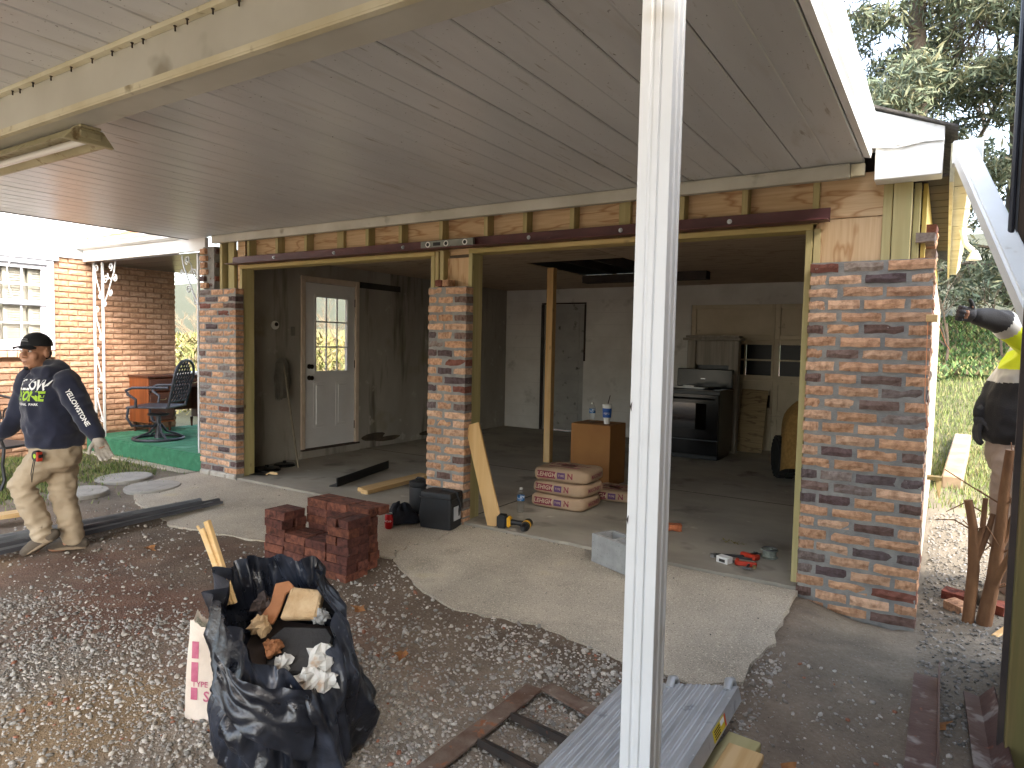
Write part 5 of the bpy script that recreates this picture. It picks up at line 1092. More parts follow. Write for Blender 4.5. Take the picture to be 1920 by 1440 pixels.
m_pap = mat('crumpled_white_paper', 'cfcfcc', 'b8b4aa', rough=.8, scale=10, spots=('b08d6a', 8, .6, .1))
for k, (x, y, z, s) in enumerate(((.11, -.15, .37, .045), (.14, -.10, .42, .05), (.10, -.19, .32, .035), (.17, -.14, .36, .04))):
    o = crum(k*3.3, s).build('crumpled_paper', m_pap, fix=True); o.location = inbag(x, y, z); tag(o, ('lump of crumpled white paper at the lower lip of the rubbish sack', 'largest lump of crumpled white paper beside the slate in the sack', 'small lump of white paper lowest in the torn sack mouth', 'lump of white paper against the right wall of the sack')[k], 'paper', 'crumpled paper in the rubbish sack')
b = B(); b.bar(inbag(-.245, .06, .56), inbag(-.375, .12, .87), .018, .026); b.bar(inbag(-.258, .055, .56), inbag(-.392, .11, .84), .009, .026); o = b.build('lath_strip', m_pine, bevel=.002); tag(o, 'split pale lath sticking up out of the rubbish sack', 'lath')
b = B(); b.tube([inbag(-.26, .10, .58), inbag(-.37, .18, .72), inbag(-.46, .22, .82)], .006, 6); o = b.build('thin_stick', m_pine); tag(o, 'thin bent stick poking out left of the lath', 'stick')
for k, (x, y, z, s, lb) in enumerate(((-.1, -.06, .53, .035, 'small grey rubble chunk near the left lip of the rubbish sack'), (-.03, -.12, .47, .03, 'small brown rubble chunk below the tile shard in the sack'), (.11, -.01, .55, .03, 'small rubble chunk against the stone in the rubbish sack'), (-.12, .04, .57, .04, 'mid-sized rubble chunk behind the left lip of the rubbish sack'), (.02, -.15, .43, .028, 'small pale rubble chunk just above the torn flap'))):
    o = crum(20+k*2.1, s).build('rubble_chunk', (m_stonep, m_clay, m_cmu, m_dark, m_pap)[k]); o.location = inbag(x, y, z); tag(o, lb, 'rubble', 'rubble chunks in the rubbish sack')
# mortar bag
mo = T('mortar_bag', 'torn open paper mortar bag of pale mix beside the rubbish sack', 'mortar bag', (-2.52, -2.79, -.13), R(26))
def mbp(u, v):
    a = 2*math.pi*u; c, s = math.cos(a), math.sin(a); e = .35; z = .40*v
    top = .02*math.sin(5*a)+.03*pn(c*4, s*4, 2); z += top*v
    k = 1-.12*v**2; k += .03*pn(c*2, s*2, v*5)
    return (.13*math.copysign(abs(c)**e, c)*k, .075*math.copysign(abs(s)**e, s)*k*(1-.25*v), z)
b = B(); b.grid(lambda u, v: mbp(u, v), 48, 18); sk = b.build('paper_sack', mat('pale_paper_sack', 'c9b9a8', 'd8cbbd', rough=.85, scale=5, bump=.6, bscale=14, bdist=.012), mo, world=False, smooth=True, fix=False)
b = B(); b.grid(lambda u, v: tuple(Vector(mbp(u, .93))*1.0+Vector((0, 0, .0)) if v == 0 else Vector((mbp(u, .93)[0]*(1-v), mbp(u, .93)[1]*(1-v), .36+.02*pn(u*6, v*6)))), 40, 8); b.build('dry_mix', mat('cement_mix', 'c4c1b2', 'b3b09f', rough=1, scale=40, bump=1, bscale=150), mo, world=False, fix=False)
Mw = wm(mo); ux = Mw.to_3x3() @ Vector((1, 0, 0)); uz = Vector((0, 0, 1)); bv = bvh_of(sk); q0 = Mw @ Vector((0, -.075, .2))
m_pk = mat('magenta_print', 'a8536b', 'b9667c', rough=.8, scale=30)
for x, z, w_, h_ in ((-.075, .09, .03, .07), (-.075, .0, .03, .08), (-.075, -.09, .03, .05)): decal('print_panel', rect_geo(w_, h_, 4, 5), q0+ux*x+uz*z, ux, uz, bv, m_pk, mo, .002)
decal('lettering', text_geo('TYPE', .032, .0006), q0+ux*-.05+uz*-.05, ux, uz, bv, m_pk, mo, .003)
decal('lettering', text_geo('S', .06, .001), q0+ux*-.02+uz*-.1, ux, uz, bv, m_pk, mo, .003)
# ------------------------------------------------------------------ right: shed, cut shrub, rubble
shed = T('shed', 'dark shed with a mossy corner post at the right edge, its unseen length added', 'shed', (.55, -.9, -.13))
m_weath = wood('mossy_board', '8a6b46', '6f5436', 2, rough=.85, knots=False, green='4f5a2c')
b = B(); b.box(.256, .346, -1.44, -1.34, -.3, 1.95); b.build('corner_post', m_weath, shed, bevel=.004)
for k in range(6):
    b = B(); b.box(.372, .395, -1.33+k*.17, -1.165+k*.17, -.3, 3.0); b.build('wall_board', mat('dark_shed_board', '2b241e', '3a3128', rough=.9, scale=6), shed)
b = B(); b.box(.236, .2555, -1.375, -1.345, -.3, 1.75); b.build('corner_batten', m_dark, shed)
for k in range(7):
    b = B(); b.box(.40, .425, -6.3+k*.70, -5.61+k*.70, -.3, 3.0); b.build('wall_board', m_weath, shed)  # out-of-view boards, added to lengthen the shed so it shades the apron
b = B(); b.box(.215, .235, -.84, -.80, 1.80, 3.0); b.tube([(.213, -.85, 1.80), (.212, -.86, 1.9), (.21, -.85, 3.0)], .012, 8); b.build('eave_strip', mat('black_rubber_trim', '15161b', '1f2027', rough=.5), shed)
for k in range(4):
    b = B(); b.box(.237+k*.045, .280+k*.045, -.83, -.81, 1.82, 3.0); b.build('barge_board', wood('brown_barge', '4a3826', '35281b', 2, knots=False), shed)
b = B(); b.box(.43, 3.2, -6.3, -.34, -.3, 3.0); b.build('wall', MATS['dark_shed_board'], shed)  # unseen solid bulk, extended towards the camera to keep sun off the apron
b = B(); b.add([(.28, -6.5, 3.02), (.28, -.25, 3.02), (1.8, -.25, 3.5), (1.8, -6.5, 3.5), (3.4, -.25, 3.02), (3.4, -6.5, 3.02), (.28, -6.5, 3.08), (.28, -.25, 3.08), (1.8, -.25, 3.56), (1.8, -6.5, 3.56), (3.4, -.25, 3.08), (3.4, -6.5, 3.08)], [(0, 1, 2, 3), (3, 2, 4, 5), (6, 9, 8, 7), (9, 11, 10, 8), (0, 6, 7, 1), (5, 4, 10, 11), (1, 7, 8, 2), (2, 8, 10, 4), (0, 3, 9, 6), (3, 5, 11, 9)]); b.build('roof', m_shingle, shed)  # roof length and height chosen for the shade they cast under the carport
sh = T('cut_shrub', 'cut back leafless shrub of bare brown stubs beside the garage', 'shrub', (.25, .16, -.13))
m_bark = mat('shrub_bark', '7d5a3c', '64452d', rough=.9, scale=14, bump=.6, bscale=50, stretch=(1, 1, .4)); m_cut = mat('sawn_end', 'b98a56', rough=.8)
def limb(pts, rs, cut=True, name='stem'):
    pts = [(x-.02, y-.10, -.14+(z+.14)*1.08) for x, y, z in pts]; b = B(); b.tube(pts, rs, 9); o = b.build(name, m_bark, sh, smooth=50); return o
limb([(.20, .24, -.14), (.215, .25, .2), (.20, .25, .42), (.17, .25, .56)], [.032, .03, .024, .022]); limb([(.215, .25, .3), (.245, .25, .42), (.25, .25, .58)], [.018, .015, .013]); limb([(.215, .25, .22), (.27, .26, .40), (.29, .26, .5)], [.02, .016, .013])
limb([(.27, .25, -.14), (.31, .27, .15), (.33, .27, .45), (.335, .27, .62), (.35, .27, .84)], [.042, .036, .03, .027, .023]); limb([(.32, .27, .3), (.39, .28, .5), (.40, .28, .78), (.38, .28, .86)], [.024, .02, .017, .015]); limb([(.31, .26, .12), (.37, .2, .3), (.41, .2, .45)], [.022, .016, .012])
for k in range(16):
    a = random.uniform(0, 6.28); x, y, z = random.choice(((.2, .25, .4), (.25, .25, .5), (.33, .27, .55), (.34, .27, .3), (.3, .26, .1), (.38, .28, .7))); L = random.uniform(.12, .32)
    p1 = (x+L*.5*math.cos(a), y+L*.3*math.sin(a), z+L*.25); p2 = (x+L*math.cos(a), y+L*.6*math.sin(a), z+L*random.uniform(-.5, .9)); limb([(x, y, z), p1, p2], [.005, .004, .0025], name='twig')
def rubblebrick(x, y, rz, lb, h='8a4a3a', L=.17, tilt=.1):
    o = link('loose_brick', random.choice(RB)); o.scale = (L, .09, .055); o.location = (x, y, gh(x, y)+.0); o.rotation_euler = (tilt, .06, rz); o.color = lin(h); tag(o, lb, 'brick', 'loose bricks by the cut shrub')
rubblebrick(.05, .52, R(-15), 'loose red brick tipped up just left of the cut shrub'); rubblebrick(.06, .33, R(-40), 'pale broken brick lying flat in front of the cut shrub', 'b08a6c', .12); rubblebrick(.30, .5, R(30), 'dark red brick behind the stems of the cut shrub', '6b3a30'); rubblebrick(.36, .35, R(70), 'red brick half buried right of the cut shrub')
b = B(); b.bar((.30, .0, -.10), (.37, .16, -.085), .035, .03); o = b.build('wood_stake', m_pinez, bevel=.004); tag(o, 'short stripped stick lying on the rubble below the cut shrub', 'stick')
b = B(); b.bar((.13, 4.6, gh(.13, 4.6)+.06), (.26, 6.9, gh(.26, 6.9)+.05), .2, .16); o = b.build('stone_kerb', mat('pale_cut_timber', '96856f', '7f6c57', rough=.85, scale=5), bevel=.015); tag(o, 'long pale squared timber lying on the grass beyond the shrub', 'timber')
b = B(); b.box(-.07, .02, 1.2, 1.28, .54, .565); b.add([(-.02, 1.22, .54), (.02, 1.27, .54), (.015, 1.25, .4), (.0, 1.24, .43)], [(0, 1, 2), (0, 2, 3), (0, 3, 1), (1, 3, 2)]); o = b.build('mortar_board', m_weath); tag(o, 'small mortar board held against the sunny side wall', 'mortar board')
# mason's line block and string at the pier corner
lbk = T('line_block', 'small wooden line block hooked on the pier corner', 'line block', (-.075, -.115, 1.64)); b = B(); b.box(-.10, -.045, -.135, -.1125, 1.62, 1.66); b.build('block', m_pine, lbk, bevel=.003); b = B(); b.tube([(-.09, -.137, 1.62), (-.085, -.137, 1.2), (-.06, -.13, 1.0)], .0015, 4); b.tube([(-.05, -.12, 1.63), (.0, -.1, 1.5), (.02, .05, 1.47)], .0015, 4); b.build('string', mat('orange_string', 'd98a5a', rough=.8), lbk)
# a few fallen leaves
m_leaf = mat('dry_leaf', '9a6a3c', '7a4f2c', rough=.9, scale=30, rand=True)
for i, (x, y) in enumerate(((-2.83, -1.68), (-.42, -1.86), (-.62, -2.0), (.06, -1.15), (-2.25, -1.95), (-4.9, -1.75))):
    b = B(); n = 14; pts_ = []
    for k in range(n):
        a = 2*math.pi*k/n; r_ = .045*(1+.35*math.cos(5*a)); pts_.append((r_*math.cos(a), r_*math.sin(a)*.7, .012+.012*math.sin(2*a+i)))
    b.add(pts_+[(0, 0, .006)], [(k, (k+1) % n, n) for k in range(n)]); o = b.build('fallen_leaf', m_leaf, fix=False); o.location = (x, y, gh(x, y)+.006); o.rotation_euler = (.1, .1, i*1.3); tag(o, 'dry brown leaf on the dirt '+('between the rubbish sack and the apron edge', 'just beyond the scaffold plank\'s far end', 'beside the timbers under the scaffold plank', 'between the two rusty steel angles', 'behind the rusty ladder frame', 'near the walking man\'s shoes')[i], 'leaf', 'dry leaves on the dirt')
# ------------------------------------------------------------------ trees and thickets behind
def leafcloud(n, centers, size, cols, droop=.3, spread=.25, elong=2.2):
    centers = np.asarray(centers); idx = RNG.integers(0, len(centers), n); c = centers[idx]+RNG.normal(size=(n, 3))*spread*np.array([1, 1, .55])
    d = RNG.normal(size=(n, 3)); d[:, 2] -= droop; d /= np.linalg.norm(d, axis=1)[:, None]
    e = np.cross(d, RNG.normal(size=(n, 3))); e /= np.linalg.norm(e, axis=1)[:, None]+1e-9
    s = size*RNG.uniform(.5, 1.3, n)[:, None]
    v0 = c-d*s*elong*.5; v1 = c+e*s*.45; v2 = c+d*s*elong*.5; v3 = c-e*s*.45
    V = np.stack([v0, v1, v2, v3], 1).reshape(-1, 3); F = np.arange(4*n).reshape(-1, 4)
    C = np.asarray(cols)[RNG.integers(0, len(cols), n)]*RNG.uniform(.65, 1.3, (n, 1)); return V, F, np.repeat(C, 4, 0)
m_fol = mat('foliage', '777777', rough=.75, vcol='Col'); m_trunk = mat('tree_bark', '4a4138', '5d5348', rough=.95, scale=6, bump=.8, bscale=30, stretch=(1, 1, .3))
CON = [np.array(lin(h)[:3]) for h in ('5a6650', '667056', '4e5a48', '70755c', '777658')]
def conifer(name, label, base, H, trunk_r, nl, reach, z0, leaves, seed, group='trees on the bank'):
    rnd = random.Random(seed); t = T(name, label, 'tree', base, group=group); bx, by, bz = base
    b = B(); top = Vector((bx+rnd.uniform(-.3, .3), by, bz+H)); pts_ = [Vector(base).lerp(top, k/8)+Vector((rnd.uniform(-.06, .06), 0, 0)) for k in range(9)]
    b.tube(pts_, [trunk_r*(1-.085*k) for k in range(9)], 9); b.build('trunk', m_trunk, t, smooth=50)
    lb = B(); cen = []
    for k in range(nl):
        h = z0+(H-z0)*(k/nl)**.9; a = rnd.uniform(0, 6.28); L = reach*(1-.6*k/nl)*rnd.uniform(.6, 1.1); p0 = Vector((bx, by, bz+h)); dirv = Vector((math.cos(a), math.sin(a), rnd.uniform(.0, .35)))
        p1 = p0+dirv*L*.5; p2 = p0+dirv*L+Vector((0, 0, -.35*L*rnd.uniform(.3, 1))); lb.tube([p0, p1, p2], [.05*(1-.5*k/nl), .03, .01], 5)
        for j in range(7):
            q = p0.lerp(p1, j/3) if j < 3 else p1.lerp(p2, (j-3)/3.)
            if j > 0: cen.append(q+Vector((rnd.uniform(-.2, .2), rnd.uniform(-.2, .2), -.1)))
            if j > 1:
                e = q+Vector((rnd.uniform(-.7, .7), rnd.uniform(-.7, .7), rnd.uniform(-.6, .05))); lb.tube([q, e], [.012, .004], 3); cen.append(e); cen.append(q.lerp(e, .5))
    lb.build('limbs', m_trunk, t)
    V, F, C = leafcloud(leaves, [tuple(c) for c in cen], .05, CON, .6, .19, 5.0); cr = link('crown', npmesh('crown', V, F, m_fol, False, C), t, True); return t
conifer('evergreen_tree', 'big drooping evergreen with a straight trunk above the garage eave', (-.75, 13.2, 1.9), 13.5, .27, 56, 2.5, 1.2, 40000, 3)
conifer('evergreen_tree', 'evergreen tree with drooping sprays behind the downspout', (1.25, 15.5, 2.6), 13, .22, 50, 2.8, .3, 42000, 8)
conifer('evergreen_tree', 'dark evergreen filling the gap above the hi-vis worker', (2.9, 12.4, 2.0), 9, .2, 40, 2.2, .2, 24000, 21)
def bare(name, label, base, H, seed, r0=.09, depth=5, group='leafless trees on the bank', m=None):
    rnd = random.Random(seed); t = T(name, label, 'tree', base, group=group); tr = B(); br = B()
    def grow(p, d, L, r_, dep):
        q = p+d*L; mid = p.lerp(q, .5)+Vector((rnd.uniform(-1, 1), rnd.uniform(-1, 1), 0))*L*.06
        (tr if dep >= depth-1 else br).tube([p, mid, q], [r_, r_*.85, r_*.7], 5 if dep > 2 else 3)
        if dep == 0: return
        for _ in range(3 if dep > 1 else 4):
            nd = (d+Vector((rnd.uniform(-.8, .8), rnd.uniform(-.8, .8), rnd.uniform(-.15, .5)))).normalized(); grow(p.lerp(q, rnd.uniform(.5, 1)), nd, L*rnd.uniform(.55, .8), r_*.6, dep-1)
    grow(Vector(base), Vector((rnd.uniform(-.15, .15), 0, 1)).normalized(), H*.32, r0, depth)
    tr.build('trunk', m or m_trunk, t, smooth=50); br.build('branches', m or m_trunk, t); return t
bare('bare_tree', 'leafless tree with fine grey twigs beside the carport fascia', (-2.5, 14.0, 2.6), 12.5, 5, .12, 7); bare('bare_tree', 'slim leafless tree between the evergreens', (.2, 18, 3.2), 11, 9, .1, 5)
# shrubs on the bank
for i, (x, y, lb) in enumerate(((.0, 12.2, 'tangled brown twiggy bush on the bank by the garage wall'), (1.0, 12.8, 'tangled twiggy bush on the bank behind the worker\'s arm'), (2.2, 12.0, 'twiggy bush on the bank hidden partly by the hi-vis jacket'))):
    bare('twiggy_bush', lb, (x, y, gh(x, y)-.1), 3.2, 40+i, .03, 4, 'twiggy bushes on the bank', mat('twig_brown', '4b4034', '5f5142', rough=.9))
# ground cover
pts, hh, cl = [], [], []
IV_ = [np.array(lin(h)[:3]) for h in ('4f6a35', '3f5a2d', '67803f', '7d7d4a', '5a5135')]
for _ in range(26000):
    x = random.uniform(-1.2, 4); y = random.uniform(10.6, 16); pts.append((x, y, gh(x, y)+random.uniform(0, .12))); hh.append(random.uniform(.05, .13)); cl.append(random.choice(IV_)*random.uniform(.6, 1.3))
V_, F_, C_ = blades(pts, hh, .045, cl, 1.2); tag(link('ivy_ground_cover', npmesh('ivy', V_, F_, m_fol, False, C_)), 'low green ground cover spread over the bank beyond the lawn', 'ground cover', kind='stuff')
# behind the porch: brush, pale fence, a red painted post
for i, (x, y) in enumerate(((-13.4, 4.1), (-14.4, 5.2), (-12.6, 5.4), (-11.6, 6.4))):
    bare('brush_clump', ('tangle of pale bare brush at the end of the porch', 'pale bare brush behind the first tangle past the porch', 'bare brush seen through the glazed door', 'bare brush farthest back beyond the glazed door')[i], (x, y, -.1), 3.4, 60+i, .035, 5, 'bare brush behind the porch', mat('pale_brush', '8d7c66', '75664f', rough=.9))
pts, hh, cl = [], [], []
for _ in range(16000):
    x = random.uniform(-17, -9.8); y = random.uniform(3, 8); pts.append((x, y, -.1+random.uniform(0, 1.6)**1)); hh.append(random.uniform(.06, .16)); cl.append(random.choice([np.array(lin(h)[:3]) for h in ('9c8f58', '8b9150', 'a8956c', '77713f')])*random.uniform(.7, 1.2))
V_, F_, C_ = blades(pts, hh, .03, cl, 1.5); tag(link('dry_undergrowth', npmesh('undergrowth', V_, F_, m_fol, False, C_)), 'dry yellow green undergrowth behind the porch', 'undergrowth', kind='stuff')
fe_ = T('board_fence', 'pale greenish board fence behind the porch brush', 'fence', (-14, 8.4, -.1))
for k in range(46):
    b = B(); x = -19+k*.21; b.box(x, x+.19, 8.4, 8.42, -.2, 1.75+.02*random.random()); b.build('fence_board', wood('grey_green_fence', '9a9a72', '85865f', 2, knots=False), fe_)
b = B(); b.box(-19, -9.4, 8.43, 8.47, .3, .38); b.build('fence_rail', MATS['grey_green_fence'], fe_); b = B(); b.box(-19, -9.4, 8.43, 8.47, 1.3, 1.38); b.build('fence_rail', MATS['grey_green_fence'], fe_)
# ------------------------------------------------------------------ people
def ring_pts(c, u, v, ru, rv, n=20): return [Vector(c)+u*ru*math.cos(2*math.pi*k/n)+v*rv*math.sin(2*math.pi*k/n) for k in range(n)]
class Blob:
    """closed limbs and masses merged into one continuous surface"""
    def __init__(s): s.b = B()
    def cap(s, pts, rs, n=16):
        pts = [Vector(p) for p in pts]; d0 = (pts[0]-pts[1]).normalized(); d1 = (pts[-1]-pts[-2]).normalized()
        P = [pts[0]+d0*rs[0]*.95, pts[0]+d0*rs[0]*.7]+pts+[pts[-1]+d1*rs[-1]*.7, pts[-1]+d1*rs[-1]*.95]; Rr = [rs[0]*.3, rs[0]*.72]+list(rs)+[rs[-1]*.72, rs[-1]*.3]
        # resample for smooth bends
        s.b.tube(P, Rr, n); return s
    def ell(s, c, r, rz=0, tilt=0):
        M = Matrix.Translation(c) @ Matrix.Rotation(rz, 4, 'Z') @ Matrix.Rotation(tilt, 4, 'X') @ Matrix.Diagonal((r[0], r[1], r[2], 1)); rings = []
        for k in range(13):
            ph = (k/12-.5)*math.pi*.98; rings.append([M @ Vector((math.cos(ph)*math.cos(2*math.pi*j/18), math.cos(ph)*math.sin(2*math.pi*j/18), math.sin(ph))) for j in range(18)])
        s.b.loft(rings); return s
    def loft(s, secs, u, v, n=28):
        u, v = Vector(u).normalized(), Vector(v).normalized(); s.b.loft([ring_pts(c, u, v, a, b_, n) for c, a, b_ in secs]); return s
    def build(s, name, m, parent, voxel=.012, smooth=4, wrinkle=0, wf=9, seed=0, M=None, wz=(1, 1, .6)):
        me0 = s.b.mesh(name, m); o = bpy.data.objects.new(name, me0); COL.objects.link(o)
        r_ = o.modifiers.new('r', 'REMESH'); r_.mode = 'VOXEL'; r_.voxel_size = voxel; r_.use_smooth_shade = True
        sm_ = o.modifiers.new('s', 'SMOOTH'); sm_.iterations = smooth; sm_.factor = .5
        me = bpy.data.meshes.new_from_object(o.evaluated_get(bpy.context.evaluated_depsgraph_get())); bpy.data.objects.remove(o); me.name = name
        if wrinkle:
            nv = len(me.vertices); no = np.empty(nv*3, np.float32); co = np.empty(nv*3, np.float32); me.vertices.foreach_get('normal', no); me.vertices.foreach_get('co', co); no = no.reshape(-1, 3); co = co.reshape(-1, 3)
            for i in range(nv):
                p = co[i]; q = Vector((p[0]*wf*wz[0]+seed, p[1]*wf*wz[1], p[2]*wf/wz[2]*.6)); a = noise.noise(q); c_ = noise.noise(q*2.3+Vector((3, 1, 7)))
                co[i] = p+no[i]*wrinkle*((1-abs(a)*2.6)*.8+.35*c_)
            me.vertices.foreach_set('co', co.ravel())
        if not me.materials: me.materials.append(m)
        me.polygons.foreach_set('use_smooth', [True]*len(me.polygons)); me.update()
        o = link(name, me, parent); return o
m_skin = mat('tan_skin', 'a87a60', 'b5866a', rough=.55, scale=14, bump=.1, bscale=80); m_navy = mat('navy_fleece', '171b2e', '1d2136', rough=.95, scale=8, bump=.35, bscale=180, bdist=.003, sheen=.3)
m_khaki = mat('khaki_cotton', 'b0a088', 'a08f77', rough=.9, scale=6, bump=.3, bscale=160, bdist=.003, spots=('6f604c', 9, .68, .06)); m_shoe = mat('dusty_shoe', '4a4238', '5c5246', rough=.9, scale=12, bump=.4, bscale=80); m_sole = mat('tan_sole', '83735f', rough=.9)
m_glove = mat('grey_knit_glove', 'b8b0a4', 'a89f92', rough=.95, scale=20, bump=.6, bscale=200); m_gd = mat('slate_rubber_glove', '4d5462', '3f4552', rough=.7, scale=20, bump=.4, bscale=150); m_capc = mat('black_cap', '15161a', '1d1e22', rough=.85, scale=12, bump=.3, bscale=160)
m_hair = mat('black_hair', '0d0b0a', rough=.7); m_eye = mat('eye_white', 'cfc9c2', rough=.3); m_pup = mat('dark_iris', '120c08', rough=.2); m_lip = mat('lip', '7a4a3e', rough=.5)
def head(bl, c, th, k=1.0):
    """adds a head to a blob; returns the head frame"""
    M = Matrix.Translation(c) @ Matrix.Rotation(th, 4, 'Z'); f = lambda x, y, z: M @ Vector((x*k, y*k, z*k))
    def E_(x, y, z, rx, ry, rz): bl.ell(f(x, y, z), (rx*k, ry*k, rz*k), th)
    E_(0, .015, .03, .078, .098, .095); E_(0, -.02, -.045, .062, .075, .082); E_(0, -.072, -.103, .026, .02, .02); E_(.04, -.06, -.025, .027, .026, .03); E_(-.04, -.06, -.025, .027, .026, .03)
    bl.cap([f(0, -.088, .012), f(0, -.108, -.024)], [.009*k, .014*k]); E_(.013, -.098, -.028, .011, .012, .009); E_(-.013, -.098, -.028, .011, .012, .009)
    bl.cap([f(-.036, -.082, .034), f(.036, -.082, .034)], [.012*k, .012*k]); bl.cap([f(-.017, -.090, -.058), f(.017, -.090, -.058)], [.007*k, .007*k]); bl.cap([f(-.014, -.089, -.072), f(.014, -.089, -.072)], [.008*k, .008*k])
    for s in (-1, 1): E_(s*.079, .012, -.008, .012, .022, .034)
    return M, f
def face(par, f, th, k=1.0):
    for s in (-1, 1):
        b = Blob(); b.ell(f(s*.031, -.0835, .008), (.0125*k, .009*k, .0065*k), th); o = b.b.build('eye', m_eye, par, world=False, smooth=True)
        b = B(); b.lathe([(.0052*k, 0), (.0045*k, .003*k), (0, .004*k)], 10, f(s*.031-.002, -.0905, .009), Matrix.Rotation(th, 4, 'Z') @ Matrix.Rotation(R(90), 4, 'X')); b.build('iris', m_pup, o, world=True if False else False)
        b = B(); b.tube([f(s*.016, -.094, .024), f(s*.032, -.095, .029), f(s*.05, -.083, .024)], [.003*k, .004*k, .002*k], 6); b.build('eyebrow', m_hair, par, world=False)
    b = B(); b.tube([f(-.018, -.0945, -.0655), f(0, -.0985, -.066), f(.018, -.0945, -.0655)], [.002*k, .0045*k, .002*k], 6); b.build('mouth', m_lip, par, world=False, smooth=True)
def hand(bl, wrist, d, side, curl=.35, k=1.0, thumb=1, spread=.25):
    """palm and five fingers: d = pointing direction, side = across the palm (thumb side), fingers curl towards palm normal"""
    d = Vector(d).normalized(); side = Vector(side); side = (side-d*side.dot(d)).normalized(); n = side.cross(d).normalized()*thumb; w0 = Vector(wrist)
    bl.cap([w0, w0+d*.03*k], [.027*k, .031*k]); 
    for t in (-.027, -.009, .009, .027): bl.cap([w0+d*.025*k+side*t*.8*k, w0+d*.088*k+side*t*k], [.0155*k, .0135*k], 10)
    for t, L in ((.029, .066), (.0095, .076), (-.010, .071), (-.029, .056)):
        p = w0+d*.088*k+side*t*k; dd = (d+side*t*spread*6).normalized(); pts_ = [p]
        for j, fr in enumerate((.45, .32, .23)):
            a = curl*(j+.6); dv = dd*math.cos(a)+n*math.sin(a); pts_.append(pts_[-1]+dv*L*fr*k)
        bl.cap(pts_, [.0105*k, .010*k, .0095*k, .0085*k], 9)
    p = w0+d*.03*k+side*.03*k; bl.cap([p, p+(d*.5+side*.7+n*.3)*.035*k, p+(d*.9+side*.75+n*.5)*.058*k], [.0135*k, .0115*k, .0095*k], 9)
# --- walking man
S = .003847
def LP(px, py, y, px0, py0, D): return Vector((((px-960)*(D+y)-(px0-960)*D)/1273.7, y, ((720-py)*(D+y)-(720-py0)*D)/1273.7))
def L1(px, py, y=0.): return LP(px, py, y, 110, 1037, 4.9)
wk = (-5.334, -2.172, -.118)
fdir, ldir = Vector((-.42, -.907, 0)), Vector((.907, -.42, 0)); TH = R(-6)
body = Blob(); HC = L1(74, 661, -.02)
HM, hf = head(body, HC, TH); body.cap([hf(0, .02, -.07), L1(90, 702, .0)], [.052, .058])
lsh, lel, lwr = L1(130, 715, -.07), L1(164, 776, -.12), L1(186, 814, -.14); rsh, rel, rwr = L1(66, 714, .06), L1(36, 788, .03), L1(10, 812, -.05)
hipA, kneeA, ankA = L1(94, 852, -.06), L1(44, 908, -.11), L1(84, 1003, -.08); hipB, kneeB, ankB = L1(118, 852, .06), L1(120, 930, .05), L1(138, 1008, .08)
body.loft([(L1(108, 850), .15, .12), (L1(104, 800), .15, .13), (L1(98, 750), .155, .115), (L1(95, 720), .16, .10), (L1(92, 704), .08, .07)], ldir, fdir)
for a, e, w_ in ((lsh, lel, lwr), (rsh, rel, rwr)): body.cap([a, a.lerp(e, .5), e, e.lerp(w_, .4), w_], [.052, .046, .040, .038, .028])
for h_, k_, a_ in ((hipA, kneeA, ankA), (hipB, kneeB, ankB)): body.cap([h_, h_.lerp(k_, .5), k_, k_.lerp(a_, .35), a_], [.085, .075, .055, .052, .04])
hand(body, lwr, L1(196, 838, -.15)-lwr, (-.6, -.5, 0), .42, .6); hand(body, rwr, Vector((-.7, -.1, -.7)), (0, -1, 0), .5, .6)
for a_, tx in ((ankA, L1(48, 1036, -.12)), (ankB, L1(98, 1029, .06))): body.cap([a_, a_.lerp(tx, .5)+Vector((0, 0, -.03)), tx], [.04, .036, .028])
man = body.build('person', m_skin, None, .0065, 3); man.location = wk; man.rotation_euler = (0, 0, YAW)
tag(man, 'man in navy hoodie and khaki trousers walking past, looking at the camera', 'person')
face(man, hf, TH)
# clothes
hd = Blob()
hd.loft([(L1(109, 833), .178, .165), (L1(108, 824), .186, .172), (L1(106, 806), .19, .176), (L1(102, 775), .188, .172), (L1(98, 748), .188, .156), (L1(96, 727), .188, .14), (L1(94, 712), .16, .115), (L1(92, 700), .095, .09)], ldir, fdir)
for a, e, w_ in ((lsh, lel, lwr), (rsh, rel, rwr)): hd.cap([a+Vector((0, 0, .008)), a.lerp(e, .5), e, e.lerp(w_, .5), e.lerp(w_, .92)], [.082, .076, .066, .058, .047])
hd.cap([L1(76, 699, -.07), L1(100, 699, -.07), L1(118, 697, .0), L1(112, 692, .07), L1(90, 694, .08)], [.042, .05, .062, .06, .045]); hd.ell(L1(112, 690, .04), (.085, .085, .065))
hood = hd.build('hoodie', m_navy, man, .011, 3, .015, 9, 2)
b = B(); hv = BVHTree.FromPolygons([v.co for v in hood.data.vertices], [tuple(p.vertices) for p in hood.data.polygons])
def decal_local(name, geo, org, ux, uy, m, par, off=.003):
    org, ux, uy = Vector(org), Vector(ux).normalized(), Vector(uy).normalized(); n = ux.cross(uy).normalized(); out = []
    for p in geo[0]:
        q = org+ux*p.x+uy*p.y; h = hv.ray_cast(q+n*.25, -n, .5); out.append(h[0]+n*off if h[0] is not None else q)
    bb = B(); bb.add(out, geo[1]); return bb.build(name, m, par, world=False, fix=False)
m_lime = mat('lime_print', '9cc02f', rough=.7); cfr = L1(94, 740)+fdir*.17
def scaled(geo, sx, sy): return [Vector((p.x*sx, p.y*sy, 0)) for p in geo[0]], geo[1]
up = Vector((0, 0, 1))
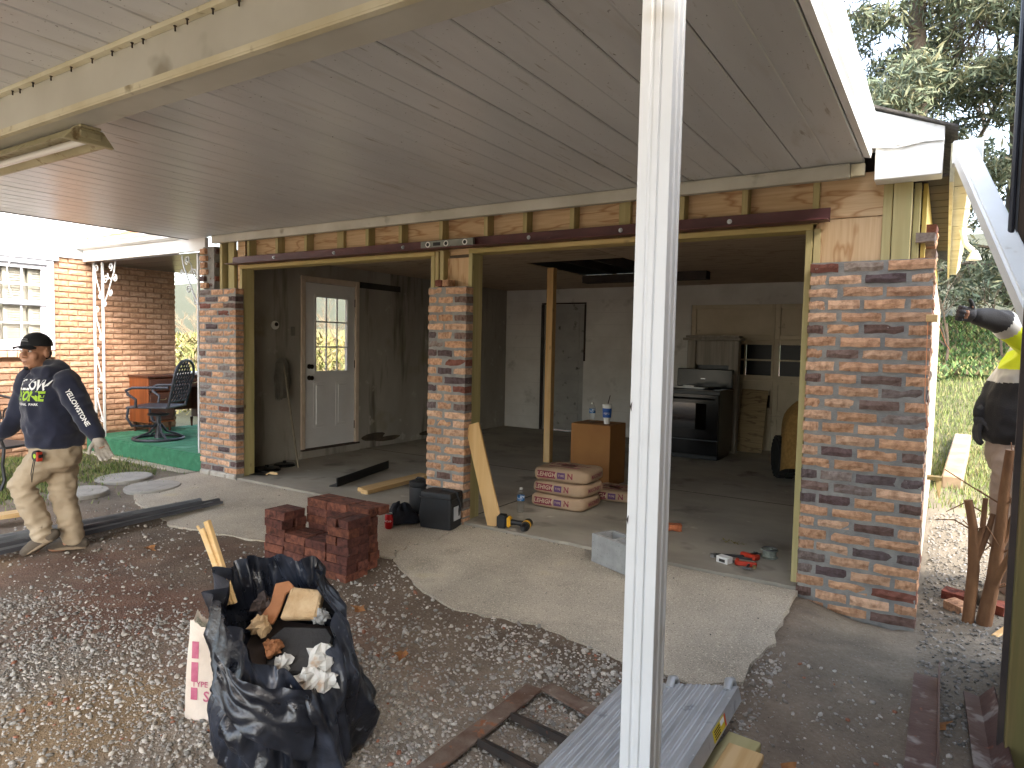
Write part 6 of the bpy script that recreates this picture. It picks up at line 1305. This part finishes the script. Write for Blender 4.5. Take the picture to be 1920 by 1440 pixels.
decal_local('lettering', scaled(text_geo('YELLOW', .085, .003, .95), .85, 1.15), cfr+up*.075+ldir*.02, ldir, up, m_wp, hood); decal_local('lettering', scaled(text_geo('STONE', .085, .004, .95), 1.0, 1.05), cfr+up*.0+ldir*.02, ldir, up, m_lime, hood); decal_local('lettering', text_geo('NATIONAL  PARK', .022, .0005), cfr-up*.055+ldir*.02, ldir, up, m_wp, hood)
ad = (lel.lerp(lwr, .2)-lsh).normalized(); nn = Vector((.35, -.93, 0)); uy_ = nn.cross(ad).normalized()
decal_local('lettering', text_geo('YELLOWSTONE', .042, .0012, .95), lsh.lerp(lel, .72)+Vector((.03, -.07, .0)), ad, uy_, m_wp, hood)
pk = B(); pk.tube([L1(64, 775, 0)+fdir*.21+Vector((.0, 0, 0)), L1(60, 790, 0)+fdir*.215, L1(68, 806, 0)+fdir*.19], .005, 6); 
tr_ = Blob(); tr_.loft([(L1(109, 822), .158, .145), (L1(109, 842), .165, .15), (L1(108, 866), .158, .14), (L1(107, 880), .10, .09)], ldir, fdir)
for h_, k_, a_ in ((hipA, kneeA, ankA), (hipB, kneeB, ankB)): tr_.cap([h_, h_.lerp(k_, .5), k_, k_.lerp(a_, .4), k_.lerp(a_, .8), a_+Vector((0, 0, .0))], [.105, .096, .08, .075, .07, .066])
tr_.build('trousers', m_khaki, man, .011, 3, .014, 10, 5, wz=(1, 1, .35))
for (a_, toe, heel) in ((ankA, L1(46, 1041, -.13), L1(108, 1006, -.06)), (ankB, L1(96, 1031, .06), L1(164, 1027, .11))):
    s_ = Blob(); dv = (toe-heel); z0 = Vector((0, 0, .035)); s_.cap([heel+dv*.10+z0, heel+dv*.4+z0, heel+dv*.75+z0*.8, heel+dv*.97+z0*.65], [.042, .045, .047, .036]); s_.cap([a_+Vector((0, 0, .0)), heel+dv*.3+z0*1.2], [.052, .048])
    so2 = s_.build('shoe', m_shoe, man, .008, 3)
    b = Blob(); b.loft([(heel+dv*.5+Vector((0, 0, z)), dv.length*.52, .05) for z in (-.004, .004, .02)], dv.normalized(), dv.cross(up).normalized()); b.build('sole', m_sole, so2, .008, 2)
for wr, d_, sd_, m_, cu in ((lwr, L1(196, 838, -.15)-lwr, (-.6, -.5, 0), m_glove, .42), (rwr, Vector((-.7, -.1, -.7)), (0, -1, 0), m_gd, .5)):
    g_ = Blob(); hand(g_, wr, d_, sd_, cu, 1.22); g_.cap([wr-Vector(d_).normalized()*.03, wr+Vector(d_).normalized()*.02], [.036, .034]); g_.build('glove', m_, man, .0055, 3)
cp_ = B(); rings = []
for k in range(8):
    ph = k/7*math.pi/2; rings.append([hf(.0885*math.cos(ph)*math.cos(a), .016+.110*math.cos(ph)*math.sin(a), .045+.098*math.sin(ph)) for a in [2*math.pi*j/28 for j in range(28)]])
cp_.loft(rings); cp_.grid(lambda u, v: tuple(hf((u-.5)*.155*(1-.25*v**2), -.075-.10*v*(1-.55*(2*u-1)**2), .052-.018*(2*u-1)**2-.012*v)), 14, 8); cp_.grid(lambda u, v: tuple(hf((u-.5)*.155*(1-.25*v**2), -.075-.10*v*(1-.55*(2*u-1)**2), .047-.018*(2*u-1)**2-.012*v)), 14, 8)
cap_ = cp_.build('cap', m_capc, man, world=False, smooth=60, fix=False)
b = B(); b.tube([hf(-.025, -.094, .092), hf(0, -.098, .094), hf(.025, -.094, .092)], .002, 5); b.tube([hf(-.03, -.096, .078), hf(0, -.1, .08), hf(.03, -.096, .078)], .003, 5); b.build('stitched_emblem', mat('grey_stitch', '8d8f92', rough=.8), cap_, world=False)
hr = Blob(); hr.ell(hf(0, .05, -.005), (.07, .064, .055), TH); hr.build('hair', m_hair, man, .007, 2)
gt = Blob(); gt.ell(hf(0, -.079, -.108), (.02, .015, .016), TH); gt.build('goatee', m_hair, man, .004, 1)
# tape measure on his pocket
tm = T('tape_measure', 'black and red tape measure clipped to the man\'s trouser pocket', 'tape measure', wk, YAW); tc = L1(74, 850, -.21)
b = B(); Mt_ = Matrix.Translation(tc) @ Matrix.Rotation(R(-25), 4, 'Z') @ Matrix.Rotation(R(90), 4, 'X'); b.lathe([(.034, -.018), (.038, -.012), (.038, .012), (.034, .018), (0, .018)], 18, M=Mt_); b.build('case', m_tb, tm, world=False, smooth=40)
b = B(); b.box(.02, .036, -.035, .03, -.016, .022, Mt_); b.build('red_side', m_rede, tm, world=False, bevel=.004); b = B(); b.lathe([(.016, .0185), (.0, .0195)], 12, M=Mt_); b.build('yellow_disc', m_lime, tm, world=False)
b = B(); b.tube([tc+Vector((-.02, -.01, -.03)), tc+Vector((-.035, -.015, -.12)), tc+Vector((-.03, -.015, -.18)), tc+Vector((-.022, -.015, -.12)), tc+Vector((-.01, -.01, -.03))], .003, 5); b.build('wrist_cord', m_tb, tm, world=False)
# --- mason in the hi-vis jacket
S2 = .00306
def L2(px, py, y=0.): return LP(px, py, y, 1890, 1125, 4.3)
wk2 = (.405, .73, -.105)
f2, l2 = Vector((-.92, .38, 0)), Vector((-.38, -.92, 0)); bd2 = Blob(); TH2 = R(-95)
HC2 = Vector((.25, .02, 1.84)); HM2, hf2 = head(bd2, HC2, TH2); bd2.cap([hf2(0, .02, -.07), Vector((.15, .02, 1.63))], [.055, .06])
ls2, le2, lw2 = L2(1906, 640, -.10), L2(1846, 604, -.14), L2(1798, 593, -.16); rs2, re2, rw2 = L2(1892, 668, .13), L2(1842, 738, .13), L2(1819, 778, .08)
bd2.loft([(L2(1885, 845), .15, .11), (L2(1890, 780), .16, .12), (L2(1903, 700), .165, .12), (L2(1912, 660), .16, .10), (L2(1925, 640), .08, .07)], l2, f2)
for a, e, w_ in ((ls2, le2, lw2), (rs2, re2, rw2)): bd2.cap([a, a.lerp(e, .5), e, e.lerp(w_, .4), w_], [.055, .048, .042, .040, .03])
LEG2 = ((L2(1885, 860, -.1), L2(1880, 985, -.12), L2(1892, 1100, -.12)), (L2(1893, 860, .1), L2(1882, 985, .12), L2(1905, 1100, .13)))
for h_, k_, a_ in LEG2: bd2.cap([h_, h_.lerp(k_, .5), k_, k_.lerp(a_, .35), a_], [.09, .08, .06, .055, .042]); bd2.cap([a_, a_+Vector((-.06, 0, -.05)), a_+Vector((-.15, 0, -.065))], [.042, .04, .03])
hand(bd2, lw2, L2(1772, 589, -.17)-lw2, (0, -.2, 1), .9, .7); hand(bd2, rw2, Vector((-.25, -.1, -1)), (-.2, -1, 0), .3, .7)
man2 = bd2.build('person', m_skin, None, .0075, 3); man2.location = wk2; man2.rotation_euler = (0, 0, YAW); tag(man2, 'worker in yellow and black hi-vis jacket reaching out to the pier corner', 'person'); face(man2, hf2, TH2)
m_hv = mat('hivis_yellow', 'd4e61a', 'c6d813', rough=.7, scale=6, bump=.2, bscale=160); m_jb = mat('black_jacket', '17181b', '202125', rough=.8, scale=8, bump=.3, bscale=160); m_ref = mat('reflective_tape', 'b4b5b2', 'a5a6a3', rough=.4, scale=10)
jk = Blob(); jk.loft([(L2(1884, 826), .17, .15), (L2(1886, 812), .205, .185), (L2(1890, 770), .21, .195), (L2(1900, 720), .21, .185), (L2(1908, 680), .21, .16), (L2(1916, 652), .175, .13), (L2(1926, 634), .10, .095)], l2, f2)
for a, e, w_ in ((ls2, le2, lw2), (rs2, re2, rw2)): jk.cap([a, a.lerp(e, .5), e, e.lerp(w_, .5), e.lerp(w_, .95)], [.092, .085, .073, .06, .045])
j2 = jk.build('hivis_jacket', m_hv, man2, .010, 3, .010, 8, 9); me = j2.data; me.materials.append(m_jb); me.materials.append(m_ref)
idx = []
for p in me.polygons:
    c = p.center; i = 0
    arm = (c-ls2).dot((le2-ls2).normalized()); al_ = (le2-ls2).length
    adist = ((c-ls2)-(le2-ls2).normalized()*arm).length
    if arm > al_*.76 and ((adist < .09 and c.z > 1.62) or c.x < -.24): i = 1 if arm > al_*1.0 else 2
    elif c.z < 1.385+.10*(c.x+.12): i = 1
    elif c.z < 1.465+.10*(c.x+.12): i = 2
    elif abs(c.x-(-.02)) < .022 and c.z < 1.75: i = 2
    if c.y > .11 and c.z < 1.36: i = 1
    idx.append(i)
me.polygons.foreach_set('material_index', idx)
tr2 = Blob(); tr2.loft([(L2(1885, 812), .165, .145), (L2(1885, 850), .17, .15), (L2(1886, 880), .14, .12)], l2, f2)
for h_, k_, a_ in LEG2: tr2.cap([h_, h_.lerp(k_, .5), k_, k_.lerp(a_, .4), a_], [.112, .105, .092, .085, .072])
tr2.build('trousers', mat('pale_work_trousers', 'a8988a', '98887a', rough=.9, scale=5, bump=.3, bscale=160), man2, .011, 3, .008, 9, 3, wz=(1, 1, .35))
for h_, k_, a_ in LEG2:
    s_ = Blob(); s_.cap([a_+Vector((.05, 0, -.04)), a_+Vector((-.08, 0, -.045)), a_+Vector((-.17, 0, -.05))], [.048, .048, .04]); s_.cap([a_+Vector((0, 0, .05)), a_+Vector((0, 0, -.03))], [.055, .05]); s_.build('boot', m_shoe, man2, .009, 3)
m_dg = mat('dark_work_glove', '2e2f33', '3d3e42', rough=.8, scale=16, bump=.4, bscale=120)
for wr, d_, sd_, cu in ((lw2, L2(1772, 589, -.17)-lw2, (0, -.2, 1), .9), (rw2, Vector((-.25, -.1, -1)), (-.2, -1, 0), .3)):
    g_ = Blob(); hand(g_, wr, d_, sd_, cu, 1.15); g_.cap([wr-Vector(d_).normalized()*.04, wr+Vector(d_).normalized()*.02], [.042, .036]); g_.build('glove', m_dg, man2, .0055, 3)
hr = Blob(); hr.ell(hf2(0, .03, .05), (.081, .09, .08), TH2); hr.build('hair', m_hair, man2, .008, 2)
